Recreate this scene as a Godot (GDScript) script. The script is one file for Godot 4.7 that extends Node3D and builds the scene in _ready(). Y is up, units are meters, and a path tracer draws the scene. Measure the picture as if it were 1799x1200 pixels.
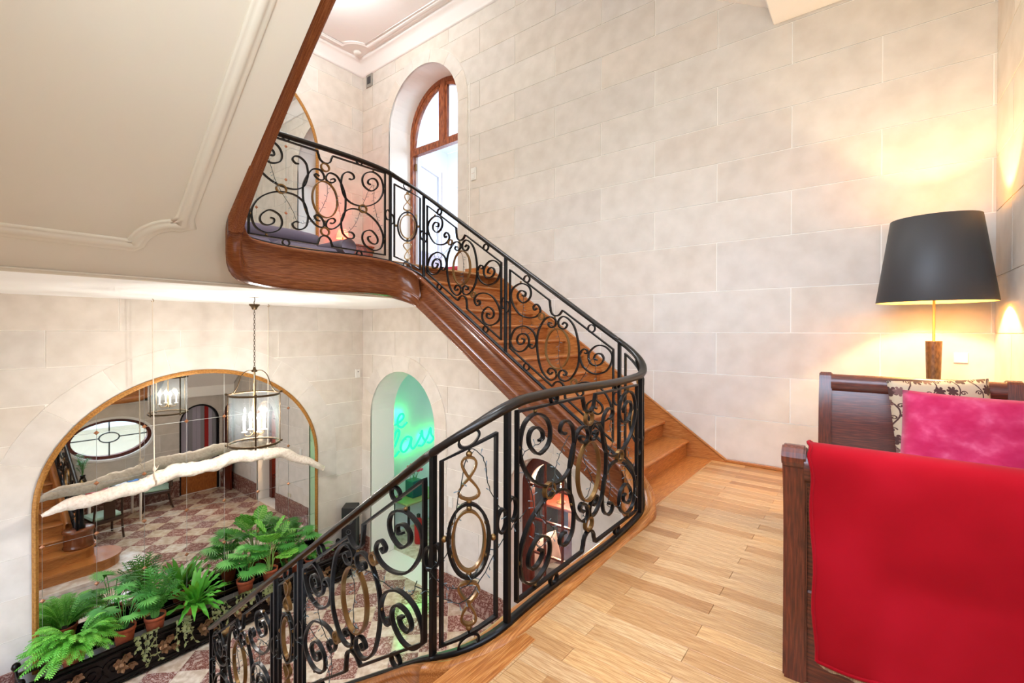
extends Node3D
# A stone stairwell: half landing with a bed and a lamp, iron railings, a mirrored hall below and a gallery above.
# x runs along the long stone wall, z towards the camera side, y up. The landing floor is y = 0.

const HALL := -2.80
const GAL := 2.03
const CEIL := 6.05
const XC := 7.98
const ZS := 5.12

var M := {}
var used := {}
var kid_names := {}
var to_rebase: Array = []
var rng := RandomNumberGenerator.new()

func _ready():
	rng.seed = 7
	set_camera()
	set_sky()
	set_lights()
	make_materials()
	make_more_materials()
	make_leaf_materials()
	build_shell()
	build_stairs()
	build_railings()
	build_mirrors()
	build_doors()
	build_landing_things()
	build_gallery_things()
	build_hall_things()
	build_plants()
	build_beyond()
	build_fairy_lights()
	rebase_all()

func set_camera():
	var cam := Camera3D.new()
	cam.name = "camera"
	add_child(cam)
	var near := 0.05
	cam.set_frustum(1200.0 / 802.34 * near, Vector2(0, -12.55 / 802.34 * near), near, 200.0)
	cam.transform = Transform3D(Basis(Vector3.UP, deg_to_rad(38.187)) * Basis(Vector3.RIGHT, deg_to_rad(-0.354)) * Basis(Vector3.BACK, deg_to_rad(0.163)), Vector3(7.263, 1.28, 4.848))
	cam.current = true

func set_sky():
	var env := Environment.new()
	env.tonemap_mode = Environment.TONE_MAPPER_LINEAR
	env.tonemap_exposure = EXPOSURE
	env.background_mode = Environment.BG_SKY
	var sm := ProceduralSkyMaterial.new()
	sm.sky_top_color = Color(0.68, 0.79, 0.96)
	sm.sky_horizon_color = Color(0.92, 0.95, 1.0)
	sm.ground_horizon_color = Color(0.7, 0.7, 0.68)
	sm.ground_bottom_color = Color(0.4, 0.39, 0.37)
	sm.sky_energy_multiplier = 2.8
	sm.ground_energy_multiplier = 1.2
	var sky := Sky.new()
	sky.sky_material = sm
	env.sky = sky
	env.sdfgi_enabled = true
	env.ssao_enabled = true
	env.ssil_enabled = true
	var we := WorldEnvironment.new()
	we.name = "environment"
	we.environment = env
	add_child(we)

func area(called, at: Vector3, look: Vector3, size: Vector2, color: Color, energy: float):
	var l := AreaLight3D.new()
	l.name = called
	l.area_size = size
	l.light_color = color
	l.light_energy = energy
	l.area_range = 30.0
	l.shadow_enabled = true
	add_child(l)
	var up := Vector3.UP if absf(look.normalized().y) < 0.9 else Vector3.RIGHT
	l.look_at_from_position(at, at + look, up)
	return l

func omni(called, at: Vector3, color: Color, energy: float, size := 0.05):
	var l := OmniLight3D.new()
	l.name = called
	l.light_color = color
	l.light_energy = energy
	l.light_size = size
	l.omni_range = 30.0
	l.omni_attenuation = 2.0
	l.shadow_enabled = true
	add_child(l)
	l.position = at
	return l

const EXPOSURE := 1.04

func set_lights():
	# daylight: the tall stair window behind the camera, the roof light over the well, the gallery's windows and the rooms beyond
	area("window_daylight", Vector3(6.6, 2.75, ZS - 0.06), Vector3(0, 0, -1), Vector2(2.3, 2.3), Color(0.93, 0.97, 1.0), 6.5)
	area("window_daylight_side", Vector3(XC - 0.05, 2.05, 4.1), Vector3(-1, 0, 0), Vector2(1.6, 2.3), Color(0.86, 0.94, 1.0), 4.0)
	area("hall_window_daylight", Vector3(1.2, -1.25, ZS - 0.06), Vector3(0, 0, -1), Vector2(1.4, 2.1), Color(0.9, 0.95, 1.0), 1.3)
	area("roof_daylight", Vector3(4.6, 8.7, 2.6), Vector3(0, -1, 0), Vector2(2.4, 1.8), Color(0.91, 0.965, 1.0), 40.0)
	area("oval_window_daylight", Vector3(6.9, -0.45, 2.36), Vector3(-1, -0.75, 0), Vector2(1.5, 0.5), Color(0.8, 0.9, 1.0), 14.0)

# ---------------------------------------------------------------- helpers

func numbered(n: String) -> String:
	if not used.has(n):
		used[n] = 0
		return n
	used[n] += 1
	return "%s_%03d" % [n, used[n]]

func thing(called: String, label: String, category: String, group := "", at := Vector3.ZERO, turn := 0.0) -> Node3D:
	var o := Node3D.new()
	o.name = numbered(called)
	add_child(o)
	o.position = at
	o.rotation.y = turn
	o.set_meta("label", label)
	o.set_meta("category", category)
	if group != "":
		o.set_meta("group", group)
	if at == Vector3.ZERO and turn == 0.0:
		to_rebase.append(o)
	return o

func struct(called: String, label := "") -> Node3D:
	var o := Node3D.new()
	o.name = numbered(called)
	add_child(o)
	o.set_meta("kind", "structure")
	if label != "":
		o.set_meta("label", label)
	return o

func part(parent: Node, called: String, mesh: Mesh, m: Material, label := "") -> MeshInstance3D:
	var o := MeshInstance3D.new()
	var key := "%d/%s" % [parent.get_instance_id(), called]
	if kid_names.has(key):
		kid_names[key] += 1
		o.name = "%s_%03d" % [called, kid_names[key]]
	else:
		kid_names[key] = 0
		o.name = called
	o.mesh = mesh
	o.material_override = m
	o.cast_shadow = GeometryInstance3D.SHADOW_CASTING_SETTING_ON
	parent.add_child(o)
	if label != "":
		o.set_meta("label", label)
	return o

func rebase_all():
	for o in to_rebase:
		var box := AABB()
		var first := true
		for c in o.get_children():
			if c is MeshInstance3D:
				var b: AABB = c.transform * c.mesh.get_aabb()
				box = b if first else box.merge(b)
				first = false
		if first:
			continue
		var base := Vector3(box.get_center().x, box.position.y, box.get_center().z)
		o.position += base
		for c in o.get_children():
			if c is Node3D:
				c.position -= base

func copy(o: Node3D, at: Vector3, turn := 0.0, label := "", group := "") -> Node3D:
	var c: Node3D = o.duplicate()
	c.name = numbered(String(o.name).trim_suffix("_000"))
	add_child(c)
	c.position = at
	c.rotation.y = turn
	if label != "":
		c.set_meta("label", label)
	if group != "":
		c.set_meta("group", group)
	return c

func st_new(smooth := true) -> SurfaceTool:
	var st := SurfaceTool.new()
	st.begin(Mesh.PRIMITIVE_TRIANGLES)
	st.set_smooth_group(0 if smooth else -1)
	return st

func done(st: SurfaceTool) -> ArrayMesh:
	st.generate_normals()
	return st.commit()

func tri(st: SurfaceTool, a: Vector3, b: Vector3, c: Vector3):
	st.add_vertex(a)
	st.add_vertex(b)
	st.add_vertex(c)

func quad(st: SurfaceTool, a: Vector3, b: Vector3, c: Vector3, d: Vector3):
	tri(st, a, b, c)
	tri(st, a, c, d)

func uvtri(st: SurfaceTool, a: Vector3, ua: Vector2, b: Vector3, ub: Vector2, c: Vector3, uc: Vector2):
	st.set_uv(ua)
	st.add_vertex(a)
	st.set_uv(ub)
	st.add_vertex(b)
	st.set_uv(uc)
	st.add_vertex(c)

# rows of points joined by quads
func grid(st: SurfaceTool, rows: Array, close_along := false, close_across := false, with_uv := false):
	var n := rows.size()
	var m: int = rows[0].size()
	for i in (n if close_along else n - 1):
		var r0: PackedVector3Array = rows[i]
		var r1: PackedVector3Array = rows[(i + 1) % n]
		for j in (m if close_across else m - 1):
			var k := (j + 1) % m
			if with_uv:
				var u0 := float(i) / (n - 1)
				var u1 := float(i + 1) / (n - 1)
				var v0 := float(j) / (m - 1)
				var v1 := float(j + 1) / (m - 1)
				uvtri(st, r0[j], Vector2(u0, v0), r1[j], Vector2(u1, v0), r1[k], Vector2(u1, v1))
				uvtri(st, r0[j], Vector2(u0, v0), r1[k], Vector2(u1, v1), r0[k], Vector2(u0, v1))
			else:
				quad(st, r0[j], r1[j], r1[k], r0[k])

func cap(st: SurfaceTool, row: PackedVector3Array, flip := false):
	var c := Vector3.ZERO
	for p in row:
		c += p
	c /= row.size()
	for i in row.size():
		var a := row[i]
		var b := row[(i + 1) % row.size()]
		if flip:
			tri(st, c, b, a)
		else:
			tri(st, c, a, b)

# box with chamfered edges
func bbox(st: SurfaceTool, c: Vector3, s: Vector3, bev := 0.006, b := Basis.IDENTITY):
	var h := s / 2.0
	bev = minf(bev, minf(h.x, minf(h.y, h.z)) * 0.9)
	if bev <= 0.0:
		bev = 0.0001
	for ax in 3:
		var u := (ax + 1) % 3
		var v := (ax + 2) % 3
		for sg in [-1.0, 1.0]:
			var q := []
			for t in [[-1, -1], [1, -1], [1, 1], [-1, 1]]:
				var p := Vector3.ZERO
				p[ax] = sg * h[ax]
				p[u] = t[0] * (h[u] - bev)
				p[v] = t[1] * (h[v] - bev)
				q.append(c + b * p)
			if sg > 0:
				quad(st, q[0], q[3], q[2], q[1])
			else:
				quad(st, q[0], q[1], q[2], q[3])
		# four edges along ax
		for su in [-1.0, 1.0]:
			for sv in [-1.0, 1.0]:
				var e := []
				for k in 4:
					var p := Vector3.ZERO
					p[ax] = (h[ax] - bev) * (-1.0 if k == 0 or k == 3 else 1.0)
					p[u] = su * (h[u] if k < 2 else h[u] - bev)
					p[v] = sv * (h[v] - bev if k < 2 else h[v])
					e.append(c + b * p)
				if su * sv > 0:
					quad(st, e[0], e[3], e[2], e[1])
				else:
					quad(st, e[0], e[1], e[2], e[3])
	for sx in [-1.0, 1.0]:
		for sy in [-1.0, 1.0]:
			for sz in [-1.0, 1.0]:
				var p0: Vector3 = c + b * Vector3(sx * h.x, sy * (h.y - bev), sz * (h.z - bev))
				var p1: Vector3 = c + b * Vector3(sx * (h.x - bev), sy * h.y, sz * (h.z - bev))
				var p2: Vector3 = c + b * Vector3(sx * (h.x - bev), sy * (h.y - bev), sz * h.z)
				if sx * sy * sz > 0:
					tri(st, p0, p2, p1)
				else:
					tri(st, p0, p1, p2)

func box_mesh(c: Vector3, s: Vector3, bev := 0.006, b := Basis.IDENTITY) -> ArrayMesh:
	var st := st_new(false)
	bbox(st, c, s, bev, b)
	return done(st)

# box between two corners
func bx(a: Vector3, b: Vector3, bev := 0.006) -> ArrayMesh:
	return box_mesh((a + b) / 2.0, (b - a).abs(), bev)

# prism: flat polygon (u, v) placed by f(u, v, d) between depths d0 and d1
func prism(st: SurfaceTool, poly: PackedVector2Array, f: Callable, d0: float, d1: float, back := true):
	var idx := Geometry2D.triangulate_polygon(poly)
	for i in range(0, idx.size(), 3):
		var a := poly[idx[i]]
		var b := poly[idx[i + 1]]
		var c := poly[idx[i + 2]]
		tri(st, f.call(a.x, a.y, d1), f.call(c.x, c.y, d1), f.call(b.x, b.y, d1))
		if back:
			tri(st, f.call(a.x, a.y, d0), f.call(b.x, b.y, d0), f.call(c.x, c.y, d0))
	for i in poly.size():
		var a := poly[i]
		var b := poly[(i + 1) % poly.size()]
		quad(st, f.call(a.x, a.y, d0), f.call(a.x, a.y, d1), f.call(b.x, b.y, d1), f.call(b.x, b.y, d0))

# radius profile [r, y, r, y ...] turned about the y axis at c
func lathe(st: SurfaceTool, prof: Array, c := Vector3.ZERO, sides := 24, sx := 1.0, sz := 1.0):
	var rows := []
	for k in sides:
		var a := TAU * k / sides
		var row := PackedVector3Array()
		for i in range(0, prof.size(), 2):
			row.append(c + Vector3(prof[i] * cos(a) * sx, prof[i + 1], prof[i] * sin(a) * sz))
		rows.append(row)
	grid(st, rows, true, false)

func lathe_mesh(prof: Array, c := Vector3.ZERO, sides := 24, sx := 1.0, sz := 1.0) -> ArrayMesh:
	var st := st_new()
	lathe(st, prof, c, sides, sx, sz)
	return done(st)

func smooth_pts(p: PackedVector3Array, n := 6, closed := false) -> PackedVector3Array:
	var out := PackedVector3Array()
	var m := p.size()
	for i in (m if closed else m - 1):
		var p0 := p[(i - 1 + m) % m] if closed or i > 0 else p[0] * 2.0 - p[1]
		var p1 := p[i]
		var p2 := p[(i + 1) % m]
		var p3 := p[(i + 2) % m] if closed or i + 2 < m else p2 * 2.0 - p1
		for k in n:
			out.append(p1.cubic_interpolate(p2, p0, p3, float(k) / n))
	if not closed:
		out.append(p[m - 1])
	return out

# round tube along points; r may be a number or one radius per point
func tube(st: SurfaceTool, p: PackedVector3Array, r, sides := 8, closed := false, caps := true):
	var rows := []
	var n := p.size()
	var side := Vector3.ZERO
	for i in n:
		var a := p[(i - 1 + n) % n] if closed or i > 0 else p[i]
		var b := p[(i + 1) % n] if closed or i < n - 1 else p[i]
		var t := (b - a).normalized()
		if side == Vector3.ZERO:
			side = t.cross(Vector3.UP if absf(t.y) < 0.9 else Vector3.RIGHT).normalized()
		else:
			side = (side - t * side.dot(t)).normalized()
		var up := side.cross(t)
		var rad: float = r[i] if r is Array else r
		var row := PackedVector3Array()
		for k in sides:
			var g := TAU * k / sides
			row.append(p[i] + (side * cos(g) + up * sin(g)) * rad)
		rows.append(row)
	grid(st, rows, closed, true)
	if caps and not closed:
		cap(st, rows[0], true)
		cap(st, rows[n - 1])

func tube_mesh(p: PackedVector3Array, r, sides := 8, closed := false) -> ArrayMesh:
	var st := st_new()
	tube(st, p, r, sides, closed)
	return done(st)

func P3(a: Array) -> PackedVector3Array:
	var out := PackedVector3Array()
	for i in range(0, a.size(), 3):
		out.append(Vector3(a[i], a[i + 1], a[i + 2]))
	return out

func P2(a: Array) -> PackedVector2Array:
	var out := PackedVector2Array()
	for i in range(0, a.size(), 2):
		out.append(Vector2(a[i], a[i + 1]))
	return out

func smooth2(p: PackedVector2Array, n := 4, closed := false) -> PackedVector2Array:
	var q := PackedVector3Array()
	for v in p:
		q.append(Vector3(v.x, v.y, 0))
	var out := PackedVector2Array()
	for v in smooth_pts(q, n, closed):
		out.append(Vector2(v.x, v.y))
	return out

func rect2(a: float, b: float, c: float, d: float) -> PackedVector2Array:
	return PackedVector2Array([Vector2(a, b), Vector2(c, b), Vector2(c, d), Vector2(a, d)])

# ---------------------------------------------------------------- materials

func noise_tex(sd: int, freq: float, oct: int, ramp: Array, size := 512, kind := FastNoiseLite.TYPE_SIMPLEX_SMOOTH, fractal := FastNoiseLite.FRACTAL_FBM, warp := 0.0, lo := 0.0, hi := 1.0) -> ImageTexture:
	var n := FastNoiseLite.new()
	n.seed = sd
	n.frequency = freq
	n.noise_type = kind
	n.fractal_type = fractal
	n.fractal_octaves = oct
	if warp > 0.0:
		n.domain_warp_enabled = true
		n.domain_warp_amplitude = warp
		n.domain_warp_frequency = freq
	var g := n.get_seamless_image(size, size)
	g.convert(Image.FORMAT_L8)
	var gr := Gradient.new()
	var offs := PackedFloat32Array()
	var cols := PackedColorArray()
	for i in range(0, ramp.size(), 2):
		offs.append(ramp[i])
		cols.append(ramp[i + 1])
	gr.offsets = offs
	gr.colors = cols
	var lut := []
	for i in 256:
		var c := gr.sample(clampf((i / 255.0 - lo) / (hi - lo), 0, 1))
		lut.append([int(c.r * 255), int(c.g * 255), int(c.b * 255)])
	var src := g.get_data()
	var out := PackedByteArray()
	out.resize(size * size * 3)
	for i in size * size:
		var l: Array = lut[src[i]]
		out[i * 3] = l[0]
		out[i * 3 + 1] = l[1]
		out[i * 3 + 2] = l[2]
	return ImageTexture.create_from_image(Image.create_from_data(size, size, false, Image.FORMAT_RGB8, out))

func mat(c: Color, rough := 0.6, metal := 0.0) -> StandardMaterial3D:
	var m := StandardMaterial3D.new()
	m.albedo_color = c
	m.roughness = rough
	m.metallic = metal
	m.cull_mode = BaseMaterial3D.CULL_DISABLED
	return m

func tri_mat(tex: Texture2D, scale: Vector3, rough := 0.6, tint := Color.WHITE, world := true) -> StandardMaterial3D:
	var m := mat(tint, rough)
	m.albedo_texture = tex
	m.uv1_triplanar = true
	m.uv1_world_triplanar = world
	m.uv1_scale = scale
	m.uv1_triplanar_sharpness = 4.0
	return m

func bump(m: StandardMaterial3D, tex: Texture2D, depth := 0.2):
	m.heightmap_enabled = true
	m.heightmap_texture = tex
	m.heightmap_scale = depth
	return m

func glow(c: Color, e: float) -> StandardMaterial3D:
	var m := mat(c, 0.5)
	m.emission_enabled = true
	m.emission = c
	m.emission_energy_multiplier = e
	return m

func C(r: int, g: int, b: int) -> Color:
	return Color(r / 255.0, g / 255.0, b / 255.0)

func make_materials():
	var stone := noise_tex(11, 0.012, 5, [0.0, C(214, 206, 196), 0.5, C(222, 215, 206), 1.0, C(230, 223, 215)], 512)
	var grain := noise_tex(5, 0.05, 3, [0.0, Color.BLACK, 1.0, Color.WHITE], 256)
	M.stone = []
	for t in [C(252, 250, 247), C(255, 253, 250), C(250, 246, 241), C(253, 248, 242), C(249, 247, 245)]:
		M.stone.append(bump(tri_mat(stone, Vector3(0.55, 0.55, 0.55), 0.8, t), grain, 0.04))
	M.joint = mat(C(252, 246, 236), 0.9)
	M.plaster = tri_mat(noise_tex(21, 0.006, 3, [0.0, C(214, 200, 178), 1.0, C(222, 209, 188)], 256), Vector3(0.3, 0.3, 0.3), 0.85)
	M.white = mat(C(247, 243, 238), 0.7)
	M.room_white = mat(C(240, 244, 250), 0.8)
	M.ceiling = tri_mat(noise_tex(22, 0.006, 3, [0.0, C(246, 240, 234), 1.0, C(252, 248, 243)], 256), Vector3(0.3, 0.3, 0.3), 0.85)
	# oak: fine lines; the scale stretches the grain along one axis
	var oak := noise_tex(31, 0.02, 4, [0.0, C(174, 130, 86), 0.35, C(192, 150, 105), 0.6, C(202, 162, 118), 1.0, C(216, 180, 136)], 512, FastNoiseLite.TYPE_SIMPLEX_SMOOTH, FastNoiseLite.FRACTAL_FBM, 18.0, 0.2, 0.8)
	M.plank = []
	for t in [C(255, 250, 242), C(240, 228, 212), C(255, 242, 222), C(218, 194, 168), C(246, 240, 234), C(232, 214, 192)]:
		M.plank.append(bump(tri_mat(oak, Vector3(0.7, 16.0, 16.0), 0.3, t), oak, 0.015))
	var warm := noise_tex(32, 0.02, 4, [0.0, C(152, 86, 37), 0.4, C(171, 102, 47), 0.7, C(185, 117, 58), 1.0, C(199, 134, 75)], 512, FastNoiseLite.TYPE_SIMPLEX_SMOOTH, FastNoiseLite.FRACTAL_FBM, 18.0, 0.2, 0.8)
	M.tread = tri_mat(warm, Vector3(14, 14, 0.6), 0.3)
	M.riser = tri_mat(warm, Vector3(14, 14, 0.6), 0.35)
	M.skirt = tri_mat(warm, Vector3(0.6, 12, 12), 0.35)
	M.trim = tri_mat(warm, Vector3(14, 14, 0.6), 0.32)
	var strg := noise_tex(33, 0.02, 4, [0.0, C(98, 49, 24), 0.4, C(116, 61, 31), 0.7, C(127, 70, 37), 1.0, C(140, 82, 45)], 512, FastNoiseLite.TYPE_SIMPLEX_SMOOTH, FastNoiseLite.FRACTAL_FBM, 18.0, 0.2, 0.8)
	M.string_x = tri_mat(strg, Vector3(0.6, 12, 12), 0.22)
	M.string_z = tri_mat(strg, Vector3(12, 12, 0.6), 0.22)
	var maho := noise_tex(34, 0.02, 4, [0.0, C(70, 22, 10), 0.4, C(86, 30, 14), 0.75, C(98, 37, 18), 1.0, C(112, 46, 24)], 512, FastNoiseLite.TYPE_SIMPLEX_SMOOTH, FastNoiseLite.FRACTAL_FBM, 22.0, 0.2, 0.8)
	M.maho_x = tri_mat(maho, Vector3(0.7, 9, 9), 0.25, Color.WHITE, false)
	M.maho_y = tri_mat(maho, Vector3(9, 0.7, 9), 0.22, Color.WHITE, false)
	M.maho_x.clearcoat_enabled = true
	M.maho_x.clearcoat = 0.5
	M.maho_y.clearcoat_enabled = true
	M.maho_y.clearcoat = 0.5
	M.door_wood = tri_mat(maho, Vector3(5, 0.7, 5), 0.3, C(255, 220, 200))
	M.door_wood_pale = tri_mat(warm, Vector3(6, 0.7, 6), 0.35, C(246, 226, 206))
	# marble
	var rouge := noise_tex(41, 0.011, 5, [0.0, C(216, 196, 186), 0.28, C(196, 166, 156), 0.45, C(152, 104, 94), 0.7, C(126, 80, 72), 0.85, C(182, 150, 140), 1.0, C(220, 202, 194)], 512, FastNoiseLite.TYPE_SIMPLEX_SMOOTH, FastNoiseLite.FRACTAL_RIDGED, 30.0, 0.25, 0.85)
	M.rouge = []
	for t in [C(255, 250, 248), C(236, 224, 218), C(255, 238, 230)]:
		M.rouge.append(tri_mat(rouge, Vector3(1.7, 1.7, 1.7), 0.12, t))
	var pale := noise_tex(42, 0.012, 4, [0.0, C(206, 184, 164), 0.5, C(224, 206, 188), 1.0, C(238, 226, 212)], 512, FastNoiseLite.TYPE_SIMPLEX_SMOOTH, FastNoiseLite.FRACTAL_FBM, 30.0, 0.2, 0.8)
	M.pale = []
	for t in [C(255, 252, 248), C(244, 236, 228), C(250, 240, 226)]:
		M.pale.append(tri_mat(pale, Vector3(1.2, 1.2, 1.2), 0.12, t))
	M.marble_white = tri_mat(pale, Vector3(0.8, 0.8, 0.8), 0.2, C(250, 250, 250))
	M.plinth = tri_mat(rouge, Vector3(1.4, 1.4, 1.4), 0.2, C(206, 186, 178))
	# metals
	M.iron = mat(C(34, 33, 34), 0.36, 0.75)
	M.handrail = mat(C(58, 54, 51), 0.3, 0.8)
	M.gold = mat(C(128, 96, 56), 0.36, 0.8)
	M.gilt = tri_mat(noise_tex(51, 0.05, 3, [0.0, C(150, 96, 40), 1.0, C(206, 150, 76)], 128), Vector3(6, 6, 6), 0.38)
	M.gilt.metallic = 0.35
	M.brass = mat(C(150, 124, 84), 0.35, 0.85)
	M.dark_brass = mat(C(92, 74, 52), 0.4, 0.85)
	M.copper = mat(C(168, 112, 78), 0.4, 0.5)
	M.mirror_joint = mat(C(206, 206, 200), 0.6)
	M.mirror = mat(C(214, 214, 210), 0.015, 1.0)
	M.black_plastic = mat(C(24, 24, 26), 0.45)
	M.dark_grey = mat(C(52, 52, 56), 0.5)
	M.switch = mat(C(238, 234, 226), 0.4)
	M.glass = mat(Color(0.4, 0.44, 0.46, 0.07), 0.02)
	M.glass.transparency = BaseMaterial3D.TRANSPARENCY_ALPHA
	M.lantern_glass = mat(Color(0.4, 0.43, 0.44, 0.07), 0.02)
	M.lantern_glass.transparency = BaseMaterial3D.TRANSPARENCY_ALPHA
	M.terracotta = tri_mat(noise_tex(61, 0.03, 3, [0.0, C(168, 78, 46), 1.0, C(196, 100, 62)], 128), Vector3(4, 4, 4), 0.75, Color.WHITE, false)
	M.soil = mat(C(40, 30, 24), 0.95)
	M.bark = tri_mat(noise_tex(62, 0.03, 4, [0.0, C(214, 196, 176), 0.5, C(236, 222, 206), 1.0, C(246, 236, 222)], 256), Vector3(3, 3, 3), 0.85)
	M.rope = mat(C(222, 206, 186), 0.9)

func wall_f(kind: String) -> Callable:
	# places (u, v, d) on a wall: u along it, v up, d out of it into the room
	if kind == "A":
		return func(u, v, d): return Vector3(d, v, u)
	if kind == "B":
		return func(u, v, d): return Vector3(u, v, d)
	if kind == "C":
		return func(u, v, d): return Vector3(XC - d, v, u)
	if kind == "S":
		return func(u, v, d): return Vector3(u, v, ZS - d)
	return func(u, v, d): return Vector3(6.12 - d, v, u)

func cloth(c: Color, rough := 0.9, sheen := 0.6) -> StandardMaterial3D:
	var m := mat(c, rough)
	m.rim_enabled = true
	m.rim = sheen
	m.rim_tint = 0.6
	return m

func uv_mat(img: Image, rough := 0.7) -> StandardMaterial3D:
	var m := mat(Color.WHITE, rough)
	m.albedo_texture = ImageTexture.create_from_image(img)
	return m

func make_more_materials():
	M.door_frame = tri_mat(M.maho_x.albedo_texture, Vector3(4, 1.2, 4), 0.35, C(255, 236, 220))
	M.door_frame.albedo_texture = noise_tex(36, 0.02, 4, [0.0, C(110, 56, 30), 0.5, C(146, 82, 48), 1.0, C(172, 106, 66)], 256, FastNoiseLite.TYPE_SIMPLEX_SMOOTH, FastNoiseLite.FRACTAL_FBM, 18.0, 0.2, 0.8)
	M.door_white = mat(C(226, 226, 236), 0.4)
	M.lilac = mat(C(176, 168, 182), 0.8)
	M.grey_cloth = mat(C(150, 146, 152), 0.85)
	M.red_cloth = mat(C(170, 34, 30), 0.8)
	M.red_paint = mat(C(170, 22, 20), 0.3)
	M.green_edge = mat(C(20, 84, 84), 0.5)
	M.pale_blue = mat(C(198, 220, 234), 0.4)
	M.teal = mat(C(18, 84, 80), 0.35)
	M.desk_top = mat(C(150, 150, 96), 0.4)
	M.pink_petal = mat(C(216, 44, 92), 0.6)
	M.warm_wall = mat(C(214, 176, 142), 0.85)
	M.warm_floor = mat(C(96, 66, 56), 0.5)
	M.cream = mat(C(206, 194, 166), 0.85)
	M.awning = mat(C(240, 244, 240), 0.8)
	M.dark_pane = mat(C(70, 76, 74), 0.15)
	M.neon = glow(Color(0.1, 1.0, 0.42), 3.2)
	M.leaf_mid = mat(C(70, 128, 50), 0.5)
	M.red_velvet = cloth(C(176, 26, 38))
	# velvet: brushed patches
	M.throw = tri_mat(noise_tex(71, 0.006, 4, [0.0, C(128, 5, 14), 0.5, C(142, 8, 19), 1.0, C(158, 14, 28)], 256), Vector3(0.9, 0.9, 0.9), 0.85, Color.WHITE, false)
	M.throw.metallic_specular = 0.15
	M.throw.rim_enabled = true
	M.throw.rim = 0.12
	M.throw.rim_tint = 1.0
	M.pink = tri_mat(noise_tex(72, 0.014, 4, [0.0, C(184, 36, 80), 0.45, C(194, 50, 92), 0.75, C(204, 70, 108), 1.0, C(216, 98, 130)], 256, FastNoiseLite.TYPE_SIMPLEX_SMOOTH, FastNoiseLite.FRACTAL_FBM, 14.0, 0.15, 0.9), Vector3(1.6, 2.0, 1.6), 0.85, Color.WHITE, false)
	M.pink.rim_enabled = true
	M.pink.metallic_specular = 0.2
	M.pink.rim = 0.25
	M.pink.rim_tint = 1.0
	M.fur = tri_mat(noise_tex(73, 0.08, 3, [0.0, C(96, 66, 44), 1.0, C(196, 166, 130)], 128), Vector3(8, 2, 8), 0.95, Color.WHITE, false)
	M.sheet = cloth(C(226, 220, 212))
	M.sofa = cloth(C(104, 94, 110), 0.85, 0.9)
	M.shade = tri_mat(noise_tex(74, 0.2, 2, [0.0, C(54, 53, 54), 1.0, C(68, 67, 67)], 128), Vector3(30, 30, 30), 0.5, Color.WHITE, false)
	M.shade_in = mat(C(230, 190, 110), 0.4)
	M.shade_in.metallic = 0.2
	M.lamp_column = tri_mat(noise_tex(75, 0.04, 4, [0.0, C(84, 54, 26), 0.5, C(124, 84, 44), 1.0, C(150, 108, 62)], 256), Vector3(6, 2, 6), 0.4, Color.WHITE, false)
	M.pale_print = mat(C(216, 196, 190), 0.85)
	M.abstract = uv_mat(abstract_print())
	M.leafy = uv_mat(leafy_print(), 0.85)
	M.bronze = mat(C(128, 96, 68), 0.4, 0.7)
	M.planter = mat(C(30, 24, 22), 0.3, 0.7)
	M.dry_leaf = mat(C(132, 124, 82), 0.8)
	M.speaker = mat(C(30, 30, 32), 0.5)
	M.cone = mat(C(70, 72, 76), 0.4)
	M.chair_wood = mat(C(64, 38, 24), 0.35)
	M.seat_green = cloth(C(150, 172, 150))
	M.book_red = mat(C(198, 40, 44), 0.5)
	M.book_blue = mat(C(46, 110, 176), 0.5)
	M.paper = mat(C(228, 230, 232), 0.7)
	M.magenta = mat(C(190, 30, 160), 0.5)
	M.table_glass = mat(Color(0.75, 0.85, 0.86, 0.35), 0.03)
	M.table_glass.transparency = BaseMaterial3D.TRANSPARENCY_ALPHA

func abstract_print() -> Image:
	var im := Image.create(128, 256, false, Image.FORMAT_RGB8)
	im.fill(C(236, 196, 220))
	var r := RandomNumberGenerator.new()
	r.seed = 3
	var cols := [C(240, 90, 170), C(230, 226, 90), C(250, 240, 246), C(214, 120, 200), C(90, 190, 150), C(244, 150, 190)]
	for i in 90:
		im.fill_rect(Rect2i(r.randi_range(-8, 120), r.randi_range(-8, 250), r.randi_range(8, 30), r.randi_range(6, 40)), cols[i % 6])
	return im

func stroke(im: Image, p: PackedVector2Array, w: float, c: Color):
	for i in p.size() - 1:
		var n := int(p[i].distance_to(p[i + 1])) + 1
		for k in n:
			var q := p[i].lerp(p[i + 1], float(k) / n)
			for dx in range(-int(w), int(w) + 1):
				for dy in range(-int(w), int(w) + 1):
					if dx * dx + dy * dy <= w * w:
						var x := posmod(int(q.x) + dx, im.get_width())
						var y := posmod(int(q.y) + dy, im.get_height())
						im.set_pixel(x, y, c)

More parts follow.
